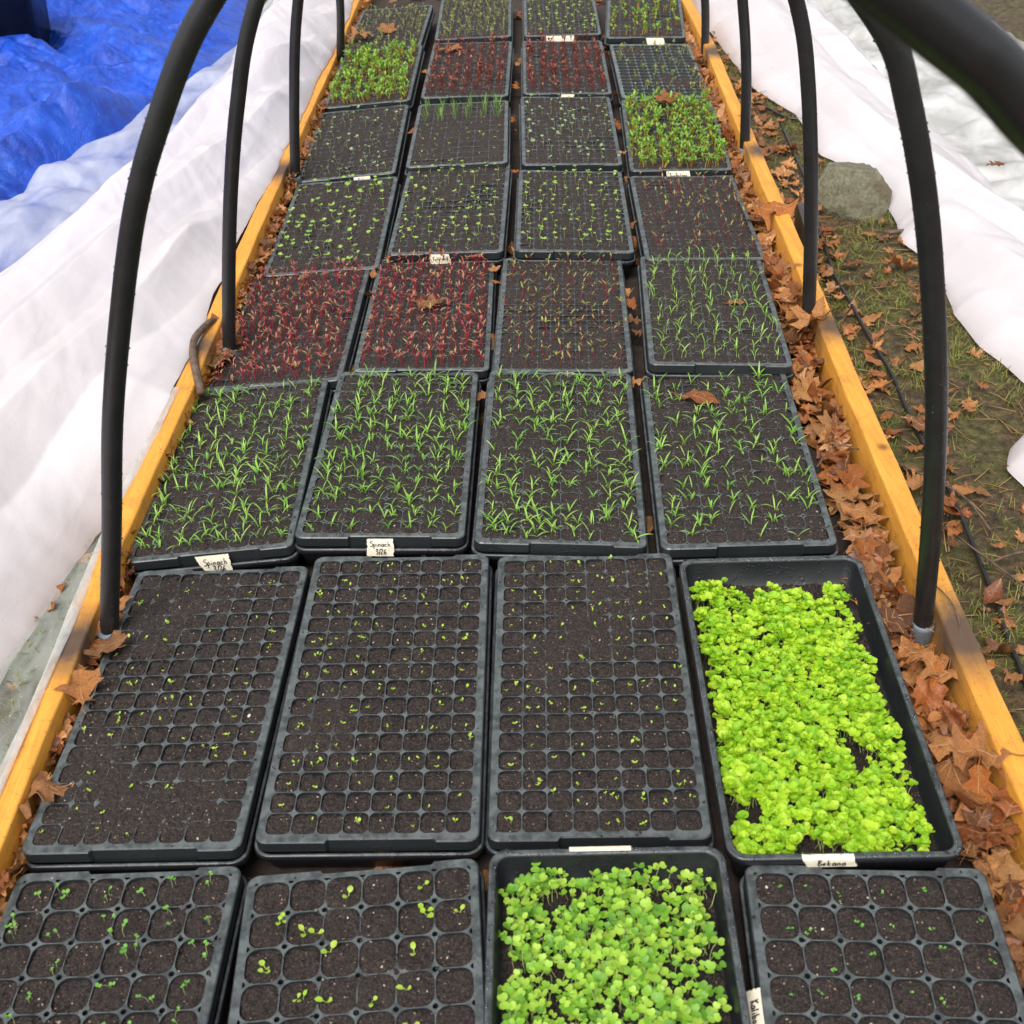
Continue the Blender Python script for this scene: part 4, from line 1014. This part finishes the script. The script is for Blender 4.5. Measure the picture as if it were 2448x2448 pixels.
# ---------------------------------------------------------------- drip tubes, twigs, stakes, rock
def pathobj(name, P, r, mat, label, cat, seg=10, n=8):
    g = Geo(); v, f = tube(catmull(P, n), r, seg); g.add(v, f); return tag(link(name, gmesh(name, g, [mat])), label, cat)
pathobj('drip_tube', [(.850, 3.80, -.09), (.855, 3.766, -.088), (.907, 3.597, -.086), (.950, 3.556, -.088), (1.02, 3.53, -.09)], .0045, MPIPE, 'short black drip tube vanishing under the white sheet at upper right', 'tube')
pathobj('drip_tube', [(.905, 3.56, -.092), (.895, 3.515, -.088), (.875, 3.255, -.086), (.864, 3.075, -.088), (.835, 2.85, -.09), (.809, 2.631, -.086), (.791, 2.471, -.084), (.792, 2.315, -.086), (.790, 2.189, -.086), (.792, 2.027, -.085), (.784, 1.915, -.086), (.777, 1.762, -.087), (.775, 1.623, -.085), (.768, 1.514, -.086), (.759, 1.414, -.087), (.749, 1.313, -.086), (.739, 1.248, -.087), (.71, .9, -.088), (.70, .5, -.088)], .0042, MPIPE, 'long thin black drip tube running over the mud beside the right board', 'tube')
pathobj('stick', [(-.604, 2.24, .012), (-.610, 2.22, .028), (-.620, 2.18, .034), (-.630, 2.13, .034), (-.622, 2.07, .032), (-.606, 2.01, .030), (-.588, 1.95, .012)], np.linspace(.006, .0088, 49), MTWIG, 'thick crooked grey branch lying over the left board beside the beets', 'stick')
for P, r, lab in [([(.60, 1.10, 0), (.62, 1.20, .03), (.60, 1.30, .022)], .0012, 'thin dark leaf stalk arching over the right board by the front hoop'),
                  ([(.70, 1.72, -.08), (.78, 1.60, -.07), (.80, 1.50, -.075)], .002, 'slim brown twig on the mud crossing toward the drip tube'),
                  ([(.76, 1.42, -.08), (.84, 1.44, -.075), (.90, 1.42, -.08)], .0025, 'dark twig lying level on the mud at the right edge'),
                  ([(.85, 1.30, -.08), (.80, 1.35, -.07), (.74, 1.50, -.08)], .0018, 'slanting brown twig between drip tube and right edge'),
                  ([(.97, 2.69, -.08), (1.02, 2.68, -.075), (1.06, 2.70, -.08)], .006, 'short grey bark twig just below the rock'),
                  ([(.53, 1.62, -.01), (.57, 1.66, .004), (.61, 1.65, .0)], .0013, 'wiry twig on the leaves beside the thin spinach tray')]:
    pathobj('twig', P, r, MTWIG, lab, 'twig', 6, 5)
def stake(x0, y0, x1, y1, z, label):
    g = Geo(); d = np.array([x1-x0, y1-y0]); L_ = np.linalg.norm(d); d = d/L_; nrm = np.array([-d[1], d[0]])*.009
    V = []
    for zz, s in ((z-.10, 1.), (z-.002, 1.), (z, .93)):
        for (a_, b_) in ((0, -1), (1, -1), (1, 1), (0, 1)):
            p = np.array([x0, y0])+d*L_*(.5+(a_-.5)*s)+nrm*b_*s; V.append((p[0], p[1], zz-(.012*a_ if zz > z-.05 else 0)))
    F = [[i*4+k, i*4+(k+1) % 4, (i+1)*4+(k+1) % 4, (i+1)*4+k] for i in range(2) for k in range(4)]+[[8, 9, 10, 11]]
    g.add(V, F); return tag(link('wooden_stake', gmesh('wooden_stake', g, [MSTK], False)), label, 'stake')
MSTK = m_wood('weathered_timber', (), ((.035, .030, .024), (.06, .052, .042), (.09, .08, .065)))
stake(.757, 2.72, .735, 2.49, .002, 'dark weathered stake on edge outside the right board')
stake(-.632, 2.82, -.648, 2.60, .004, 'dark weathered stake on edge outside the left board')
stake(-.655, 2.575, -.662, 2.49, -.002, 'short pale stake end showing between plastic and the left board')
def rock():
    import bmesh
    bm = bmesh.new(); bmesh.ops.create_icosphere(bm, subdivisions=5, radius=1.)
    planes = [((.0, .1, 1), .62), ((.75, -.25, .6), .74), ((-.2, -1, .25), .72), ((-.9, -.3, .35), .78), ((.5, .85, .3), .8), ((.9, -.6, -.1), .85), ((-.6, .8, .4), .8), ((.15, -.75, .75), .74)]
    for v in bm.verts:
        p = np.array(v.co); 
        for nv, d in planes:
            nv = np.array(nv)/np.linalg.norm(nv); e = p@nv-d
            if e > 0: p = p-nv*e*.985
        n_ = .05*(float(fbm(p[0]*3+9, p[1]*3+p[2]*2.3, 4, 4))-.5)+.03*(float(fbm(p[0]*12, p[1]*12+p[2]*9, 3, 8))-.5)
        p = p*(1+n_*1.6+.10*(float(crumple(np.float64(p[0]*2.2+3), np.float64(p[1]*2.2+p[2]*2), 3, 9))-.35)); v.co = Vector(p*np.array([.100, .125, .105]))
    me = bpy.data.meshes.new('rock'); bm.to_mesh(me); bm.free()
    for p in me.polygons: p.use_smooth = True
    t = NT('lichen_grey_stone'); v = t.coord(); n = t.noise(v, 18, 8, .75); n2 = t.noise(v, 120, 4)
    c = t.ramp(n, [(.3, (.07, .062, .04)), (.5, (.17, .17, .11)), (.7, (.30, .30, .21))])
    c = t.mix(.4, c, t.ramp(n2, [(.3, (.03, .025, .015)), (.7, (.28, .27, .19))]))
    c = t.mix(t.ramp(t.noise(v, 7, 5, .7), [(.48, 0.), (.62, .7)]), c, (.09, .065, .035))
    me.materials.append(t.done(t.pbr(c, .8, t.bump(t.math('ADD', n, t.math('MULTIPLY', n2, .3)), .01, 1.), .3)))
    o = link('rock', me, None, (.945, 2.92, -.065), (R(-6), R(8), R(20))); tag(o, 'flat topped grey green boulder holding down the white sheet', 'rock')
rock()

# ---------------------------------------------------------------- plastic sheets and tarp
def sheet(name, yi, xin, xout, prof, nu, nv, fold, mat, label, cat='plastic sheet', seed=0, ragged=.02, kind=None, zin=None):
    """a draped sheet between an inner and an outer edge line; prof(t, y) is its height, folds run along its length"""
    y = np.linspace(yi[0], yi[1], nv); t = np.linspace(0, 1, nu); T, Y = np.meshgrid(t, y, indexing='ij')
    a = np.vectorize(xin)(y)+ragged*(fbm(y*6, y*0+2.2, 3, seed)-.5)*2+ragged*.25*(fbm(y*40, y*0+2.2, 2, seed)-.5); b = np.vectorize(xout)(y)+ragged*2*(fbm(y*4, y*0+8.2, 3, seed+2)-.5)*2
    X = a[None, :]*(1-T)+b[None, :]*T
    Z = prof(T, Y)+fold(X, Y, T)
    Z = np.maximum(Z, GZ+.004+.0*T)
    P = np.stack([X, Y, Z], -1)
    P = P-0
    o = link(name, grid_mesh(name, P, [mat])); return tag(o, label, cat, None, kind)
FILM = m_film('milky_greenhouse_film', .97); CLEAR = m_film('clear_film_layer', .30, (.70, .76, .70), 14, .3, .25)
GREYF = m_film('crumpled_clear_film', .74, (.80, .80, .79), 12, .35, .22)
# left heap
HI = interp([(.4, -.86), (1.0, -.83), (1.35, -.795), (1.51, -.773), (1.71, -.715), (1.80, -.672), (1.92, -.640), (2.0, -.632), (2.2, -.626), (2.45, -.620), (2.6, -.625), (2.75, -.606), (3.1, -.583), (3.5, -.560), (4.43, -.512), (6.6, -.44)])
HO = interp([(.4, -1.8), (2.4, -1.7), (2.75, -1.38), (2.9, -1.27), (3.1, -1.25), (3.3, -1.17), (3.45, -1.06), (3.7, -1.0), (4.0, -.93), (4.4, -.86), (6.6, -.75)])
HM = interp([(.4, -1.5), (1.9, -1.22), (2.27, -1.09), (2.65, -1.00), (2.86, -.96), (3.11, -.89), (3.69, -.82), (4.17, -.80), (6.6, -.66)])
def profL(T, Y):
    crest = .125+.012*np.sin(Y*2.1)
    w0 = np.clip((Y-1.68)/.25, 0, 1)                      # where the heap leans on the board
    z0 = -.088*(1-w0)+.026*w0
    up_ = np.clip(T/.70, 0, 1)**.8; dn = np.clip((T-.80)/.20, 0, 1)
    return z0+(crest-z0)*np.sin(up_*math.pi/2)*(1-dn**1.6)+(.075)*dn**1.6
def foldL(X, Y, T):
    k = np.clip(T*5, 0, 1)*np.clip((1-T)*6, .15, 1)
    s = X*1.0-Y*.30
    wx = s+.06*(fbm(X*3, Y*2.0, 2, 44)-.5)
    pl = np.abs(((wx*6.2+.25*np.sin(Y*2.3)) % 1)-.5)*2*(.3+.7*vnoise(X*5, Y*1.6, 77))
    return k*(.060*(pl-.3)+.026*(crumple(wx*5.5, Y*1.3, 2, 15)-.35)+.013*(crumple(X*8+Y*3, Y*4, 3, 25)-.35)+.03*(fbm(X*3.0, Y*1.5, 2, 33)-.5))
sheet('plastic_sheet', (1.9, 6.5), lambda y: HM(y)+.16, HO, lambda T, Y: .065+.035*np.sin(T*math.pi)-.155*np.clip((T-.8)/.2, 0, 1)**2, 90, 520,
      lambda X, Y, T: .050*(crumple(X*4+Y*1.5, Y*3, 3, 205)-.35)*np.clip((1-T)*5, 0, 1), m_film('thin_outer_film', .50, (.78, .81, .86), 9, .3), 'thin bluish plastic layer sagging over the blue tarp at left, behind the white heap', seed=12)
sheet('plastic_sheet', (.5, 6.5), HI, HM, profL, 150, 700, foldL, FILM, 'broad heap of rumpled white greenhouse plastic along the left board', seed=1, ragged=.012)
# clear layer left, hugging the ground by the board
def profC(T, Y): return -.086+.102*np.clip(1-T/.22, 0, 1)**1.3+.035*np.clip((T-.5)*2, 0, 1)
sheet('plastic_sheet', (.45, 2.0), lambda y: LX(y)-.026, lambda y: HI(y)-.10, profC, 60, 260,
      lambda X, Y, T: .022*(crumple(X*8, Y*4, 3, 51)-.4)*np.clip(T*6, 0, 1), CLEAR, 'single clear plastic layer over the ground at lower left with leaves beneath it', seed=2, ragged=.006)
# rolled white hem on the left board
hem = [(LX(y)-.030-.003*math.sin(y*9), y, .0245+.003*math.sin(y*7)) for y in np.linspace(.5, 1.95, 24)]
g = Geo(); P = catmull(hem, 3); V = []; 
for i, p in enumerate(P):
    for q, (dx, dz) in enumerate(((.003, -.0015), (-.001, .0025), (-.004, .001), (-.007, .004), (-.010, .0015), (-.016, -.012), (-.020, -.05))):
        V.append((p[0]+dx+.0015*math.sin(i*.35+q), p[1], p[2]+dz+.0008*math.sin(i*.8+q*2)))
n7 = 7; F = [[i*n7+q, (i+1)*n7+q, (i+1)*n7+q+1, i*n7+q+1] for i in range(len(P)-1) for q in range(n7-1)]
g.add(V, F); tag(link('plastic_hem', gmesh('plastic_hem', g, [m_film('milky_hem', .66, (.7, .7, .68), 40, .4)])), 'folded white plastic hem lying on the outer edge of the left board', 'plastic sheet')
# right heap
RI = interp([(.5, 1.2), (1.45, 1.15), (1.55, .99), (1.62, .905), (1.68, .893), (1.74, .925), (1.82, 1.0), (1.90, 1.05), (1.98, 1.035), (2.1, 1.005), (2.26, .997), (2.50, 1.027), (2.65, 1.005), (2.78, 1.023), (3.06, 1.020), (3.24, .945), (3.6, .956), (3.83, .885), (4.2, .86), (4.6, .845), (6.4, .90)])
RO = interp([(.5, 1.45), (2.0, 1.40), (2.8, 1.33), (3.2, 1.33), (4.34, 1.32), (6.4, 1.35)])
def profR(T, Y):
    return GZ+.015+(.105+.015*np.sin(Y*1.7))*np.sin(np.clip(T*1.02, 0, 1)*math.pi)**.75
def foldR(X, Y, T):
    k = np.clip(T*6, 0, 1)*np.clip((1-T)*6, .1, 1)
    s = X+Y*.12
    pl = np.abs(((s*6.5+.3*np.sin(Y*2.0+1)) % 1)-.5)*2*(.3+.7*vnoise(X*5, Y*1.6, 79))
    return k*(.040*(pl-.3)+.018*(crumple(s*6, Y*1.5, 2, 85)-.35)+.010*(crumple(X*9+Y*3, Y*5, 3, 95)-.35)+.03*(fbm(X*3, Y*2, 2, 71)-.5))
sheet('plastic_sheet', (.6, 6.3), RI, RO, profR, 130, 700, foldR, FILM, 'long rumpled white plastic heap on the grass at upper right behind the rock', seed=6, ragged=.012)
sheet('plastic_sheet', (1.2, 6.3), lambda y: 1.27, lambda y: 1.80+.08*math.sin(y*2), lambda T, Y: -.055+.05*np.sin(T*math.pi)+0*Y, 130, 460,
      lambda X, Y, T: .055*(crumple(X*4+Y*2, Y*3-X*2, 3, 105)-.35), GREYF, 'crumpled greyish see through plastic beyond the white heap at upper right', seed=8)
# blue tarp
x = np.linspace(-3.1, -.72, 440); y = np.linspace(2.5, 6.8, 700); X, Y = np.meshgrid(x, y, indexing='ij')
edge = np.where(Y < 4.05, np.vectorize(HM)(Y)+.10, -.90-.05*np.clip(Y-4.0, -1, 1))-.02*np.sin(Y*5)
HOv = np.vectorize(HO)(Y)
Xw = X+.02*(fbm(X*8, Y*8, 3, 140)-.5)
inside = (edge-X)
base_h = np.clip(inside*2.5, 0, 1)**.7*(.10+.16*fbm(X*1.3+4, Y*1.1, 3, 120))
Z = GZ+.01+base_h+np.clip(inside*3, 0, 1)*(.34*(crumple(X*1.4+.4*Y, Y*1.1-.3*X, 2, 130)-.3)+.11*(crumple(X*4+Y*2, Y*3.5, 2, 131)-.35)+.035*(crumple(X*13+Y*4, Y*11, 3, 133)-.35))
lid = np.clip((HOv-X)/.12, 0, 1)            # under the thin layer the tarp lies flat
Z = np.where(Y < 4.3, Z*lid+np.minimum(Z, -.005)*(1-lid), Z)
Z = np.maximum(Z, GZ+.008)
keep = (inside > -.01).ravel()
tag(link('tarp', grid_mesh('tarp', np.stack([Xw, Y, Z], -1), [MTARP], True, None, keep)), 'crumpled bright blue tarpaulin in a heap at upper left', 'tarp')
# black tub standing behind the tarp
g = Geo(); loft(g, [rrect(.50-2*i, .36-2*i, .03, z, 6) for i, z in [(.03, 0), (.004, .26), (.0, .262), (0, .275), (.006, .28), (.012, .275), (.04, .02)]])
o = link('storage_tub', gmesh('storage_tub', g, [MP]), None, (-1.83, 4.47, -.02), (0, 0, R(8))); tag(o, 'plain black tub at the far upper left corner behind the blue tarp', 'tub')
